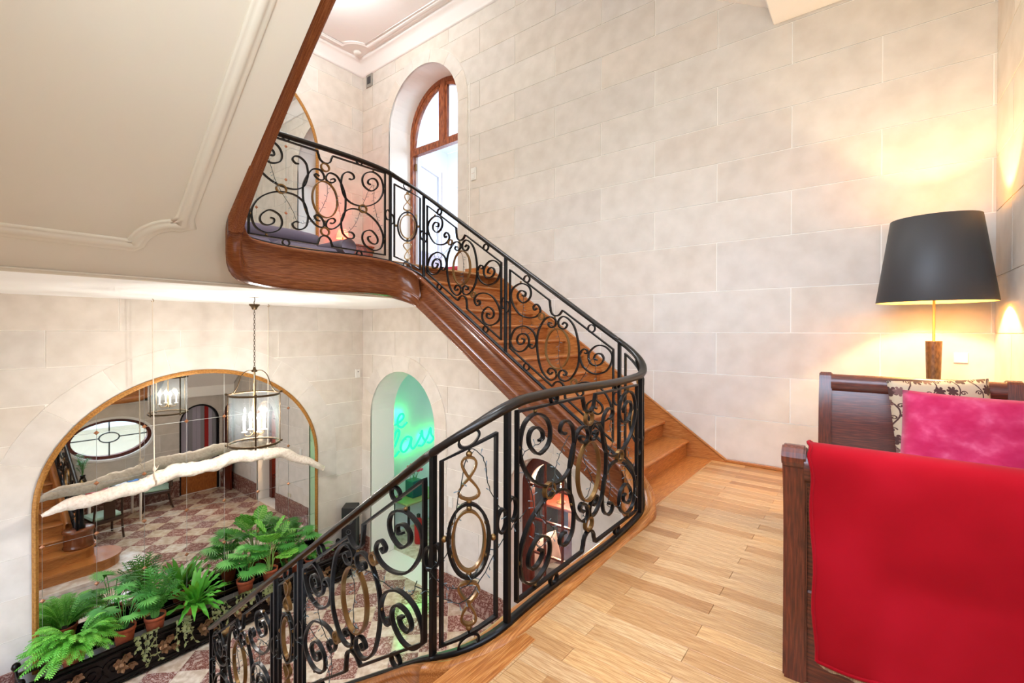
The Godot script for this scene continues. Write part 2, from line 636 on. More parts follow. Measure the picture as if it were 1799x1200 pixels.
func leafy_print() -> Image:
	# woven cushion cover: beige ground, brown vines, curls and toothed leaves
	var im := Image.create(512, 512, false, Image.FORMAT_RGB8)
	im.fill(C(196, 174, 146))
	var r := RandomNumberGenerator.new()
	r.seed = 12
	for i in 9000:
		var v := r.randi_range(-10, 10)
		im.set_pixel(r.randi() % 512, r.randi() % 512, C(196 + v, 174 + v, 146 + v))
	var dark := C(78, 46, 42)
	for v in 5:
		var p := PackedVector2Array()
		for i in 24:
			p.append(Vector2(v * 104 + 30 * sin(i * 0.55 + v) , i * 23.0))
		stroke(im, smooth2(p, 4), 3.0, dark)
		for i in range(1, 23, 3):
			var c := p[i]
			var s := 1.0 if (i + v) % 2 == 0 else -1.0
			var q := PackedVector2Array()
			for k in 16:
				var a := k * 0.5
				q.append(c + Vector2(s * (18 + 16 * cos(a) * (1 - k / 18.0)), 14 * sin(a) * (1 - k / 18.0)))
			stroke(im, q, 2.4, dark)
			var lc := c + Vector2(-s * 34, 12)
			for k in 7:
				var a := TAU * k / 7.0 + i
				var tip := lc + Vector2(cos(a) * 24, sin(a) * 24)
				stroke(im, PackedVector2Array([lc, tip]), 7.0, dark if (i + v) % 4 else C(120, 84, 78))
	return im

func make_leaf_materials():
	M.cabinet = tri_mat(M.door_frame.albedo_texture, Vector3(4, 1, 4), 0.3, C(255, 214, 190), false)
	M.red_shade = mat(C(246, 206, 196), 0.8)
	M.red_shade.backlight_enabled = true
	M.red_shade.backlight = Color(0.8, 0.5, 0.45)
	M.vent = mat(C(150, 144, 134), 0.5)
	for q in [["fern", C(98, 176, 56)], ["fern2", C(130, 202, 76)], ["fan", C(76, 150, 66)], ["fan2", C(112, 184, 92)], ["palm", C(66, 140, 56)], ["nest", C(92, 176, 58)], ["nest2", C(76, 156, 48)], ["dark", C(56, 122, 54)], ["ivy", C(146, 150, 104)]]:
		var m := mat(q[1], 0.42)
		m.backlight_enabled = true
		m.backlight = Color(0.35, 0.45, 0.1)
		M[q[0]] = m
	var im := Image.create(128, 128, false, Image.FORMAT_RGB8)
	for x in 128:
		for y in 128:
			# pale and dark feathered bands from the midrib (v = 0.5) outwards
			var v := absf(y / 127.0 - 0.5) * 2.0
			var b := 0.5 + 0.5 * sin((x / 127.0 * 8.0 - v * 1.4) * TAU)
			im.set_pixel(x, y, C(86, 168, 48).lerp(C(156, 214, 96), smoothstep(0.35, 0.75, b)) if v > 0.05 else C(176, 222, 120))
	M.orbi = uv_mat(im, 0.4)
	M.orbi.backlight_enabled = true
	M.orbi.backlight = Color(0.4, 0.5, 0.15)

# ---------------------------------------------------------------- room shell

func arch_pts(c: float, half: float, spring: float, rise: float, n := 28) -> PackedVector2Array:
	var out := PackedVector2Array()
	for i in n + 1:
		var a := PI - PI * i / n
		out.append(Vector2(c + half * cos(a), spring + rise * sin(a)))
	return out

func arch_poly(c: float, half: float, bottom: float, spring: float, rise: float, n := 28) -> PackedVector2Array:
	var out := PackedVector2Array([Vector2(c - half, bottom)])
	out.append_array(arch_pts(c, half, spring, rise, n))
	out.append(Vector2(c + half, bottom))
	return out

func courses(lo: float, hi: float) -> Array:
	var ys := []
	var y := 1.276
	while y > lo + 0.05:
		ys.push_front(y)
		y -= 0.416
	ys.push_front(lo)
	for v in [1.688, 2.171, 2.575]:
		ys.append(v)
	y = 2.957
	while y < hi - 0.05:
		ys.append(y)
		y += 0.382
	ys = ys.filter(func(v): return v < hi - 0.05)
	ys.append(hi)
	return ys

func clip_all(poly: PackedVector2Array, holes: Array) -> Array:
	var cur := [poly]
	for h in holes:
		var nxt := []
		for p in cur:
			for q in Geometry2D.clip_polygons(p, h):
				if not Geometry2D.is_polygon_clockwise(q) or true:
					nxt.append(q)
		cur = nxt
	return cur

func area2(p: PackedVector2Array) -> float:
	var s := 0.0
	for i in p.size():
		var q := p[(i + 1) % p.size()]
		s += p[i].x * q.y - q.x * p[i].y
	return absf(s) / 2.0

# a wall of sawn stone: blocks proud of a paler joint, cut by openings; rings are the arch stones round the openings
func stone_wall(called: String, label: String, kind: String, u0: float, u1: float, lo: float, hi: float, first: float, step: float, openings: Array, rings: Array, thick := 0.5, show_lo := -99.0, show_hi := 99.0):
	var f := wall_f(kind)
	var wall := struct(called, label)
	var ys := courses(lo, hi)
	var st := st_new(false)
	var outer := []
	for o in openings:
		outer.append(o)
	for r in rings:
		outer.append(r.outer)
	for i in ys.size() - 1:
		for p in clip_all(rect2(u0, ys[i], u1, ys[i + 1]), openings):
			prism(st, p, f, -thick, -0.006)
	part(wall, "mortar", done(st), M.joint)
	var k0: int = int(round((1.276 - lo) / 0.416 + 0.49))
	var g := 0.0045
	for i in ys.size() - 1:
		var odd := posmod(i - (k0 - 1), 2) == 1
		var us := [u0]
		var a := first + (step if odd else 0.0)
		while a > u0:
			a -= 2.0 * step
		a += 2.0 * step
		while a < u1 - 0.05:
			if a > u0 + 0.05:
				us.append(a)
			a += 2.0 * step
		us.append(u1)
		for j in us.size() - 1:
			var r := rect2(us[j] + g, ys[i] + g, us[j + 1] - g, ys[i + 1] - g)
			for p in clip_all(r, outer):
				if area2(p) < 0.002:
					continue
				var b := st_new(false)
				prism(b, p, f, -0.03, 0.0, false)
				part(wall, "stone_block", done(b), M.stone[rng.randi() % 5])
	for r in rings:
		# r.inner / r.outer curves share their count; cut into stones
		var n: int = r.inner_curve.size()
		var cuts: Array = r.cuts
		for c in cuts.size() - 1:
			var p := PackedVector2Array()
			for i in range(cuts[c], cuts[c + 1] + 1):
				p.append(r.outer_curve[i])
			for i in range(cuts[c + 1], cuts[c] - 1, -1):
				p.append(r.inner_curve[i])
			var ins := Geometry2D.offset_polygon(p, -0.003)
			if ins.is_empty():
				continue
			var b := st_new(false)
			prism(b, ins[0], f, -0.03, r.proud, false)
			part(wall, "arch_stone", done(b), M.stone[rng.randi() % 5])
		var jamb := st_new(false)
		for i in n - 1:
			prism(jamb, PackedVector2Array([r.outer_curve[i], r.outer_curve[i + 1], r.inner_curve[i + 1], r.inner_curve[i]]), f, -0.02, r.proud - 0.005, false)
		for i in n - 1:
			var a: Vector2 = r.inner_curve[i]
			var b: Vector2 = r.inner_curve[i + 1]
			quad(jamb, f.call(a.x, a.y, r.proud - 0.002), f.call(b.x, b.y, r.proud - 0.002), f.call(b.x, b.y, -0.01), f.call(a.x, a.y, -0.01))
		part(wall, "arch_mortar", done(jamb), M.joint)
	return wall

func ring(c: float, half: float, bottom: float, spring: float, rise: float, w: float, vous := 7, jambs := 4, proud := 0.014) -> Dictionary:
	var inner := PackedVector2Array()
	var outer := PackedVector2Array()
	var n := 28
	for i in jambs:
		var y := lerpf(bottom, spring, float(i) / jambs)
		inner.append(Vector2(c - half, y))
		outer.append(Vector2(c - half - w, y))
	inner.append_array(arch_pts(c, half, spring, rise, n))
	outer.append_array(arch_pts(c, half + w, spring, rise + w, n))
	for i in jambs:
		var y := lerpf(spring, bottom, float(i + 1) / jambs)
		inner.append(Vector2(c + half, y))
		outer.append(Vector2(c + half + w, y))
	var cuts := []
	for i in jambs:
		cuts.append(i)
	for i in vous:
		cuts.append(jambs + int(round(float(n) * i / vous)))
	for i in jambs + 1:
		cuts.append(jambs + n + i)
	return {"proud": proud, "inner_curve": inner, "outer_curve": outer, "cuts": cuts, "outer": arch_poly(c, half + w, bottom, spring, rise + w, n)}

func ellipse(cu: float, cv: float, a: float, b: float, n := 40) -> PackedVector2Array:
	var out := PackedVector2Array()
	for i in n:
		out.append(Vector2(cu + a * cos(TAU * i / n), cv + b * sin(TAU * i / n)))
	return out

# raised plaster moulding along a path on a surface with the given normal
func mould(p: PackedVector3Array, nrm: Vector3, w: float, h: float, closed := false) -> ArrayMesh:
	var st := st_new()
	var prof := [[-0.5, 0.0], [-0.5, 0.45], [-0.36, 0.6], [-0.26, 0.5], [-0.2, 0.8], [-0.02, 1.0], [0.14, 0.85], [0.2, 0.5], [0.3, 0.55], [0.42, 0.4], [0.5, 0.25], [0.5, 0.0]]
	var rows := []
	var n := p.size()
	for i in n:
		var a := p[(i - 1 + n) % n] if closed or i > 0 else p[i]
		var b := p[(i + 1) % n] if closed or i < n - 1 else p[i]
		var t := (b - a).normalized()
		var s := t.cross(nrm).normalized()
		if i > 0 and i < n - 1:
			var t0 := (p[i] - p[i - 1]).normalized()
			var co := maxf(0.6, t0.dot(t))
			s /= co
		var row := PackedVector3Array()
		for q in prof:
			row.append(p[i] + s * (q[0] * w) + nrm * (q[1] * h))
		rows.append(row)
	grid(st, rows, closed, false)
	return done(st)

func build_shell():
	# --- long stone wall with the doorways (z = 0)
	var up_open := arch_poly(1.5985, 0.8255, GAL, 4.69, 0.8255)
	var lo_open := arch_poly(1.0915, 0.8345, HALL, -0.23, 0.8345)
	var dr_open := arch_poly(3.91, 0.49, HALL, -0.85, 0.49)
	stone_wall("wall_back", "long pale stone wall with fine joints and arched doorways", "B", -0.5, XC + 0.3, HALL, 8.9, 3.489, 0.639,
		[up_open, lo_open, dr_open], [ring(1.5985, 0.8255, GAL, 4.69, 0.8255, 0.2), ring(1.0915, 0.8345, HALL, -0.23, 0.8345, 0.265), ring(3.91, 0.49, HALL, -0.85, 0.49, 0.13, 5, 3)], 0.5)
	# --- mirror wall (x = 0)
	var m1 := ring(2.52, 1.64, HALL + 0.3, -0.75, 1.47, 0.36, 9, 4, 0.004)
	var m2 := ring(2.52, 1.65, GAL, 4.205, 1.345, 0.34, 9, 3, 0.004)
	stone_wall("wall_left", "pale stone wall carrying the two arched mirrors", "A", 0.0, ZS + 0.3, HALL, 8.9, 4.06, 0.639, [], [m1, m2], 0.4)
	# --- wall at the right of the bed (x = 7.98)
	stone_wall("wall_right", "pale stone wall beside the bed and lamp", "C", 0.0, ZS + 0.3, -0.36, 8.9, 0.5, 0.639, [rect2(3.3, 0.9, 4.9, 3.2)], [], 0.3)
	var w3 := struct("window_3", "stair window in the wall beside the landing")
	for q in [[3.3, 0.9, 3.38, 3.2], [4.82, 0.9, 4.9, 3.2], [3.38, 0.9, 4.82, 0.98], [3.38, 3.12, 4.82, 3.2], [4.06, 0.98, 4.14, 3.12]]:
		part(w3, "frame_bar", bx(Vector3(XC + 0.1, q[1], q[0]), Vector3(XC + 0.17, q[3], q[2]), 0.004), M.white)
	part(w3, "pane", bx(Vector3(XC + 0.13, 0.98, 3.38), Vector3(XC + 0.136, 3.12, 4.06), 0.001), M.glass)
	part(w3, "pane", bx(Vector3(XC + 0.13, 0.98, 4.14), Vector3(XC + 0.136, 3.12, 4.82), 0.001), M.glass)
	# --- wall under the landing with the oval window and the arched hall door (x = 6.12)
	stone_wall("wall_front", "stone wall under the landing with the oval window", "D", 0.0, ZS + 0.3, HALL, -0.05, 0.2, 0.639,
		[ellipse(2.365, -1.15, 0.735, 0.45), arch_poly(0.65, 0.44, HALL, -1.02, 0.44)], [], 0.3)
	# --- wall behind the camera with the tall stair window
	var f := wall_f("S")
	var ws := struct("wall_camera_side", "plain plaster wall with the stair window")
	var st := st_new(false)
	for r in [rect2(-0.4, HALL, 0.5, 8.9), rect2(0.5, HALL, 1.9, -2.3), rect2(0.5, -0.2, 1.9, 8.9), rect2(1.9, HALL, 5.45, 8.9), rect2(7.75, HALL, XC + 0.3, 8.9), rect2(5.45, HALL, 7.75, 1.6), rect2(5.45, 3.9, 7.75, 8.9)]:
		prism(st, r, f, -0.35, 0.0)
	part(ws, "plaster", done(st), M.plaster)
	var win := struct("window_1", "tall stair window behind the landing")
	for a in [[5.45, 1.6, 5.53, 3.9], [7.67, 1.6, 7.75, 3.9], [5.53, 1.6, 7.67, 1.68], [5.53, 3.82, 7.67, 3.9], [6.56, 1.68, 6.64, 3.82]]:
		part(win, "frame_bar", bx(Vector3(a[0], a[1], ZS + 0.1), Vector3(a[2], a[3], ZS + 0.17), 0.004), M.white)
	part(win, "pane", bx(Vector3(5.53, 1.68, ZS + 0.13), Vector3(6.56, 3.82, ZS + 0.136), 0.001), M.glass)
	part(win, "pane", bx(Vector3(6.64, 1.68, ZS + 0.13), Vector3(7.67, 3.82, ZS + 0.136), 0.001), M.glass)
	var w4 := struct("window_4", "hall window in the plaster wall beside the stair foot")
	for a in [[0.5, -2.3, 0.57, -0.2], [1.83, -2.3, 1.9, -0.2], [0.57, -2.3, 1.83, -2.23], [0.57, -0.27, 1.83, -0.2], [1.165, -2.23, 1.235, -0.27]]:
		part(w4, "frame_bar", bx(Vector3(a[0], a[1], ZS + 0.1), Vector3(a[2], a[3], ZS + 0.17), 0.004), M.white)
	part(w4, "pane", bx(Vector3(0.57, -2.23, ZS + 0.13), Vector3(1.165, -0.27, ZS + 0.136), 0.001), M.glass)
	part(w4, "pane", bx(Vector3(1.235, -2.23, ZS + 0.13), Vector3(1.83, -0.27, ZS + 0.136), 0.001), M.glass)
	# --- top of the shaft with the roof light
	var ct := struct("ceiling_1", "white ceiling at the top of the stairwell")
	st = st_new(false)
	for r in [[-0.4, -0.5, 3.4, ZS + 0.3], [5.8, -0.5, XC + 0.3, ZS + 0.3], [3.4, -0.5, 5.8, 1.7], [3.4, 3.5, 5.8, ZS + 0.3]]:
		bbox(st, Vector3((r[0] + r[2]) / 2, 9.0, (r[1] + r[3]) / 2), Vector3(r[2] - r[0], 0.3, r[3] - r[1]), 0.002)
	part(ct, "plaster", done(st), M.white)
	part(ct, "roof_pane", bx(Vector3(3.4, 9.1, 1.7), Vector3(5.8, 9.11, 3.5), 0.001), M.glass)
	# --- gallery ceiling with its cornice and panel moulding
	var cg := struct("ceiling_2", "white gallery ceiling with moulded cornice")
	part(cg, "plaster", bx(Vector3(0, CEIL, 0), Vector3(3.45, CEIL + 0.3, ZS), 0.002), M.ceiling)
	var corn := [[0.0, -0.2], [0.02, -0.2], [0.03, -0.17], [0.05, -0.15], [0.1, -0.06], [0.16, -0.03], [0.19, -0.03], [0.2, 0.0]]
	st = st_new()
	var rows := []
	for e in [0, 1, 2]:
		var row := PackedVector3Array()
		for q in corn:
			if e == 0:
				row.append(Vector3(q[0], CEIL + q[1], ZS))
			elif e == 1:
				row.append(Vector3(q[0], CEIL + q[1], q[0]))
			else:
				row.append(Vector3(3.4, CEIL + q[1], q[0]))
		rows.append(row)
	grid(st, rows)
	part(cg, "cornice", done(st), M.white)
	var pm := PackedVector3Array()
	pm.append(Vector3(0.3, CEIL, ZS))
	for i in 9:
		var a := PI / 2.0 * i / 8.0
		pm.append(Vector3(0.3 + 0.3 * sin(a), CEIL, 0.3 + 0.3 * cos(a)))
	pm.append(Vector3(3.4, CEIL, 0.3))
	part(cg, "moulding", mould(pm, Vector3.DOWN, 0.1, 0.025), M.white)
	# --- gallery floor slab
	var gf := struct("floor_2", "gallery floor over the hall")
	st = st_new(false)
	bbox(st, Vector3(1.4725, 1.85, ZS / 2), Vector3(2.945, 0.36, ZS), 0.002)
	bbox(st, Vector3(3.09, 1.85, 2.3), Vector3(0.29, 0.34, 1.38), 0.002)
	part(gf, "slab", done(st), M.ceiling)
	part(gf, "boards", bx(Vector3(0, GAL - 0.01, 0), Vector3(3.26, GAL, ZS), 0.001), M.plank[1])
	part(gf, "boards", bx(Vector3(3.26, GAL - 0.02, 0.03), Vector3(3.1, GAL, 1.5), 0.001), M.plank[1])
	# --- upper half landing and the next flight's soffit, overhead
	var uh := struct("ceiling_3", "white soffit of the upper half landing")
	part(uh, "slab", bx(Vector3(6.53, 4.13, 0.0), Vector3(XC, 4.5, ZS), 0.01), M.ceiling)
	st = st_new(false)
	var sl := PackedVector2Array([Vector2(6.53, 4.285), Vector2(3.3, 6.26), Vector2(3.3, 6.5), Vector2(6.53, 4.5)])
	prism(st, sl, func(u, v, d): return Vector3(u, v, d), 0.0, 1.6)
	part(uh, "flight_soffit", done(st), M.ceiling)
	build_overhead()
	# --- landing floor of oak planks
	var lf := struct("floor", "oak parquet floor of the landing")
	part(lf, "slab", bx(Vector3(6.12, -0.36, 0.0), Vector3(XC, -0.012, ZS), 0.002), M.ceiling)
	part(lf, "slab", bx(Vector3(5.75, -0.34, 0.0), Vector3(6.12, -0.022, 1.56), 0.002), M.ceiling)
	var meshes := {}
	var row_w := 0.095
	var z := 0.012
	var ri := 0
	while z < ZS - 0.01:
		var z1 := minf(z + row_w, ZS)
		var xs := [6.085 if z > 1.95 else 6.03]
		var a := 6.325 if ri % 2 == 0 else 6.69
		while a < XC - 0.05:
			xs.append(a)
			a += 0.73
		xs.append(XC)
		if z > 3.3:
			xs[0] = 6.185
		for j in xs.size() - 1:
			var key := "%.3f" % (xs[j + 1] - xs[j])
			if not meshes.has(key):
				meshes[key] = box_mesh(Vector3.ZERO, Vector3(xs[j + 1] - xs[j] - 0.0012, 0.012, row_w - 0.0012), 0.0012)
			var pl := part(lf, "plank", meshes[key], M.plank[rng.randi() % 6])
			pl.position = Vector3((xs[j] + xs[j + 1]) / 2.0, -0.006 + rng.randf_range(-0.0004, 0.0004), z + row_w / 2.0)
		z += row_w
		ri += 1
	# threshold boards at the foot of the upper flight and the head of the lower one
	part(lf, "border_board", bx(Vector3(5.72, -0.02, 0.02), Vector3(6.02, 0.0, 1.62), 0.002), M.trim)
	part(lf, "border_strip", bx(Vector3(6.02, -0.02, 0.02), Vector3(6.03, 0.001, 1.62), 0.001), M.plank[4])
	var bp := PackedVector2Array([Vector2(6.175, 3.3), Vector2(6.115, 3.29)])
	bp.append_array([Vector2(6.105, 3.36), Vector2(6.088, 3.43), Vector2(6.064, 3.5), Vector2(6.034, 3.57), Vector2(6.015, 3.61), Vector2(6.015, ZS), Vector2(6.175, ZS)])
	part(lf, "border_strip", bx(Vector3(6.175, -0.02, 3.33), Vector3(6.185, 0.001, ZS), 0.001), M.plank[4])
	var bs := st_new(false)
	prism(bs, bp, func(u, v, d): return Vector3(u, d, v), -0.03, 0.0)
	part(lf, "border_board", done(bs), M.tread)
	var bb := struct("baseboard_back", "narrow oak skirting on the stone wall")
	part(bb, "board", bx(Vector3(6.14, 0.0, 0.0), Vector3(XC, 0.03, 0.025), 0.004), M.trim)
	part(bb, "board", bx(Vector3(XC - 0.025, 0.0, 0.03), Vector3(XC, 0.03, ZS), 0.004), M.trim)
	# --- hall floor of marble, laid on the diagonal
	var hf := struct("floor_1", "checkered marble floor of the hall")
	part(hf, "bed", bx(Vector3(-0.4, HALL - 0.2, -0.5), Vector3(6.4, HALL - 0.006, ZS + 0.3), 0.002), M.joint)
	var side := 0.353
	var dg := side * sqrt(2.0)
	var room := rect2(0.0, 0.0, 6.12, ZS)
	var ff := func(u, v, d): return Vector3(u, HALL + d, v)
	var half := dg / 2.0 - 0.002
	var whole := st_new(false)
	prism(whole, PackedVector2Array([Vector2(-half, 0), Vector2(0, -half), Vector2(half, 0), Vector2(0, half)]), func(u, v, d): return Vector3(u, d, v), -0.012, 0.0, false)
	var tile_mesh := done(whole)
	for i in range(-1, 30):
		for j in range(-1, 26):
			var cx := 0.77 + (i - 4) * dg / 2.0
			var cz := 3.03 + (j - 13) * dg / 2.0
			if posmod(i + j, 2) == 1:
				continue
			var dark := posmod(j, 2) == 0
			var pts := PackedVector2Array([Vector2(cx - half, cz), Vector2(cx, cz - half), Vector2(cx + half, cz), Vector2(cx, cz + half)])
			var m = M.rouge[rng.randi() % 3] if dark else M.pale[rng.randi() % 3]
			if cx - half > 0 and cx + half < 6.12 and cz - half > 0 and cz + half < ZS:
				var t := part(hf, "tile", tile_mesh, m)
				t.position = Vector3(cx, HALL, cz)
				continue
			for p in Geometry2D.intersect_polygons(pts, room):
				if area2(p) > 0.0005:
					var b := st_new(false)
					prism(b, p, ff, -0.012, 0.0, false)
					part(hf, "tile", done(b), m)
	# --- marble plinth round the hall
	var pb := struct("baseboard_left", "red marble plinth of the hall walls")
	var zz := 0.0
	for seg in [[4.3, ZS], [0.0, 0.82]]:
		part(pb, "marble_slab", bx(Vector3(0.0, HALL, seg[0]), Vector3(0.03, HALL + 0.4, seg[1] - 0.003), 0.003), M.plinth)
	var p2 := struct("baseboard_hall", "red marble plinth under the long stone wall")
	for seg in [[0.03, 0.24], [1.95, 2.7], [2.7, 3.40], [4.42, 5.2], [5.2, 6.1]]:
		part(p2, "marble_slab", bx(Vector3(seg[0], HALL, 0.0), Vector3(seg[1] - 0.003, HALL + 0.4, 0.035), 0.003), M.plinth)
	var p3 := struct("baseboard_front", "red marble plinth under the oval window")
	for seg in [[0.0, 0.2], [1.1, 2.3], [2.3, 3.4]]:
		part(p3, "marble_slab", bx(Vector3(6.08, HALL, seg[0]), Vector3(6.12, HALL + 0.4, seg[1] - 0.003), 0.003), M.plinth)

# the next flight up, seen from below: plaster soffit with a panel moulding, oak string at its edge
const SOF_A := 0.79
func sof(x: float, z: float, d := 0.0) -> Vector3:
	# a point on the sloping soffit; d pushes it out along the normal (downwards)
	var n := Vector3(SOF_A, -1, 0).normalized()
	return Vector3(x, 1.672 + SOF_A * (x - 2.945), z) + n * d

func build_overhead():
	var t := struct("ceiling_4", "cream plaster soffit of the flight overhead with a moulded panel")
	var st := st_new(false)
	prism(st, PackedVector2Array([Vector2(2.945, 1.672), Vector2(6.06, 4.133), Vector2(6.06, 4.5), Vector2(2.945, 2.03)]), func(u, v, d): return Vector3(u, v, d), 3.485, ZS)
	part(t, "soffit", done(st), M.plaster)
	st = st_new(false)
	prism(st, PackedVector2Array([Vector2(2.945, 1.672), Vector2(3.3, 1.952), Vector2(3.3, 2.0), Vector2(2.945, 2.03)]), func(u, v, d): return Vector3(u, v, d), 3.3, 3.485)
	prism(st, PackedVector2Array([Vector2(2.945, 1.672), Vector2(3.235, 1.901), Vector2(3.235, 2.0), Vector2(2.945, 2.03)]), func(u, v, d): return Vector3(u, v, d), 2.98, 3.3)
	part(t, "soffit", done(st), M.plaster)
	st = st_new(false)
	prism(st, P2([3.24, 3.34, 3.30, 3.37, 3.36, 3.43, 3.45, 3.475, 3.56, 3.49, 3.24, 3.49]), func(u, v, d): return Vector3(u, 1.672 + SOF_A * (u - 2.945) + d, v), 0.0, 0.06)
	part(t, "soffit", done(st), M.plaster)
	part(t, "soffit", bx(Vector3(6.0, 4.13, 3.47), Vector3(6.6, 4.5, ZS), 0.002), M.plaster)
	var n := Vector3(SOF_A, -1, 0).normalized()
	var p := PackedVector3Array()
	for z in [ZS, 4.2, 4.03, 3.97]:
		p.append(sof(3.205, z))
	for i in 13:
		var a := PI / 2.0 * (i + 0.3) / 12.6
		p.append(sof(3.205 + 0.19 * sin(a), 3.745 + 0.22 * cos(a)))
	for x in [3.4, 3.46, 3.6, 4.2, 6.0]:
		p.append(sof(x, 3.74))
	part(t, "moulding", mould(p, n, 0.11, 0.022), M.plaster)
	part(t, "edge_moulding", mould(PackedVector3Array([Vector3(2.93, 1.672, ZS), Vector3(2.93, 1.672, 3.2), Vector3(2.95, 1.672, 1.5)]), Vector3(0.3, -1, 0).normalized(), 0.07, 0.016), M.plaster)

# ---------------------------------------------------------------- stairs and strings

# plan of the railing round the well: gallery, corner, flight down, corner, landing, corner, lower flight
var path: Array = []      # [s, Vector2(x, z)]
func make_path():
	path = []
	var pts := []
	for i in 9:
		pts.append(Vector2(lerpf(6.2, 3.52, i / 9.0), 3.44))
	for i in 9:
		var a := PI / 2.0 * i / 8.0
		pts.append(Vector2(3.52 - 0.24 * sin(a), 3.2 + 0.24 * cos(a)))
	for i in range(1, 6):
		pts.append(Vector2(3.28, lerpf(3.29, 1.84, i / 5.0)))
	for i in range(1, 9):
		var a := PI / 2.0 * i / 8.0
		pts.append(Vector2(3.52 - 0.24 * cos(a), 1.84 - 0.24 * sin(a)))
	for i in range(1, 9):
		pts.append(Vector2(lerpf(3.52, 5.78, i / 8.0), 1.6))
	for i in range(1, 9):
		var a := PI / 2.0 * i / 8.0
		pts.append(Vector2(5.78 + 0.24 * sin(a), 1.84 - 0.24 * cos(a)))
	for i in range(1, 6):
		pts.append(Vector2(6.02, lerpf(1.84, 3.29, i / 5.0)))
	for i in range(1, 9):
		var a := PI / 2.0 * i / 8.0
		pts.append(Vector2(5.78 + 0.24 * cos(a), 3.29 + 0.24 * sin(a)))
	for i in range(1, 11):
		pts.append(Vector2(lerpf(5.78, 2.85, i / 10.0), lerpf(3.53, 3.39, i / 10.0)))
	var s := -0.376 + 0.09 - 2.68
	for i in pts.size():
		if i > 0:
			s += pts[i].distance_to(pts[i - 1])
		path.append([s, pts[i]])

func plan(s: float) -> Vector2:
	if s <= path[0][0]:
		return path[0][1]
	for i in path.size() - 1:
		if s <= path[i + 1][0]:
			return path[i][1].lerp(path[i + 1][1], (s - path[i][0]) / (path[i + 1][0] - path[i][0]))
	return path[path.size() - 1][1]

func plan_dir(s: float) -> Vector2:
	return (plan(s + 0.02) - plan(s - 0.02)).normalized()

func well_side(s: float) -> Vector2:
	var d := plan_dir(s)
	return Vector2(-d.y, d.x)

const TOP_KEYS := [-0.4, 3.0, -0.2, 2.985, 0.0, 2.975, 1.3, 2.965, 1.46, 2.94, 1.66, 2.85, 1.83, 2.735, 1.95, 2.655, 3.0, 1.94, 3.98, 1.274, 4.09, 1.2, 4.28, 1.075, 4.42, 1.005, 4.56, 0.987, 5.7, 0.985, 5.85, 0.975, 5.98, 0.945, 6.12, 0.872, 6.29, 0.76, 6.6, 0.548, 9.3, -1.3]
const BASE_KEYS := [-3.2, 4.752, -0.45, 2.577, -0.29, 2.38, -0.15, 2.15, -0.04, 2.055, 0.09, 2.022, 1.3, 2.015, 1.46, 2.0, 1.66, 1.94, 1.83, 1.845, 1.95, 1.765, 3.0, 1.04, 3.98, 0.365, 4.09, 0.29, 4.28, 0.14, 4.42, 0.04, 4.56, 0.01, 5.7, 0.006, 5.85, 0.002, 5.98, -0.012, 6.12, -0.055, 6.29, -0.13, 6.6, -0.338, 9.3, -2.2]

func keyed(k: Array, s: float) -> float:
	var n := k.size() / 2
	if s <= k[0]:
		return k[1]
	for i in n - 1:
		var a: float = k[i * 2]
		var b: float = k[i * 2 + 2]
		if s <= b:
			var pa: float = k[i * 2 + 1]
			var pb: float = k[i * 2 + 3]
			var t := (s - a) / (b - a)
			var m0: float = (pb - pa) / (b - a)
			var m1: float = m0
			if i > 0:
				var q: float = (pa - k[i * 2 - 1]) / (a - k[i * 2 - 2])
				m0 = (m0 + q) / 2.0
			if i + 2 < n:
				var q: float = (k[i * 2 + 5] - pb) / (k[i * 2 + 4] - b)
				m1 = (m1 + q) / 2.0
			var t2 := t * t
			var t3 := t2 * t
			return (2 * t3 - 3 * t2 + 1) * pa + (t3 - 2 * t2 + t) * (b - a) * m0 + (-2 * t3 + 3 * t2) * pb + (t3 - t2) * (b - a) * m1
	return k[k.size() - 1]

func rail_y(s: float) -> float:
	return keyed(TOP_KEYS, s)

func base_y(s: float) -> float:
	return keyed(BASE_KEYS, s)

# section [n, v ...] swept along the well's edge from s0 to s1; v counts from height h(s)
func edge_sweep(s0: float, s1: float, prof: Array, h: Callable, closed := true, step := 0.045) -> ArrayMesh:
	var st := st_new()
	var rows := []
	var n := maxi(2, int(ceil((s1 - s0) / step)))
	for i in n + 1:
		var s := lerpf(s0, s1, float(i) / n)
		var c := plan(s)
		var w := well_side(s)
		var y: float = h.call(s)
		var row := PackedVector3Array()
		for k in range(0, prof.size(), 2):
			row.append(Vector3(c.x + w.x * prof[k], y + prof[k + 1], c.y + w.y * prof[k]))
		rows.append(row)
	grid(st, rows, false, closed)
	if closed:
		cap(st, rows[0], true)
		cap(st, rows[n])
	return done(st)

const STRING_PROF := [-0.05, -0.01, -0.035, 0.0, 0.045, 0.0, 0.062, -0.008, 0.068, -0.022, 0.062, -0.036, 0.052, -0.042, 0.05, -0.055, 0.04, -0.062, 0.034, -0.085, 0.028, -0.095, 0.028, -0.235, 0.036, -0.243, 0.05, -0.25, 0.058, -0.262, 0.052, -0.274, 0.056, -0.285, 0.056, -0.31, 0.05, -0.325, 0.054, -0.34, 0.05, -0.355, 0.036, -0.362, 0.024, -0.357, 0.01, -0.366, -0.02, -0.368, -0.034, -0.36, -0.05, -0.36]

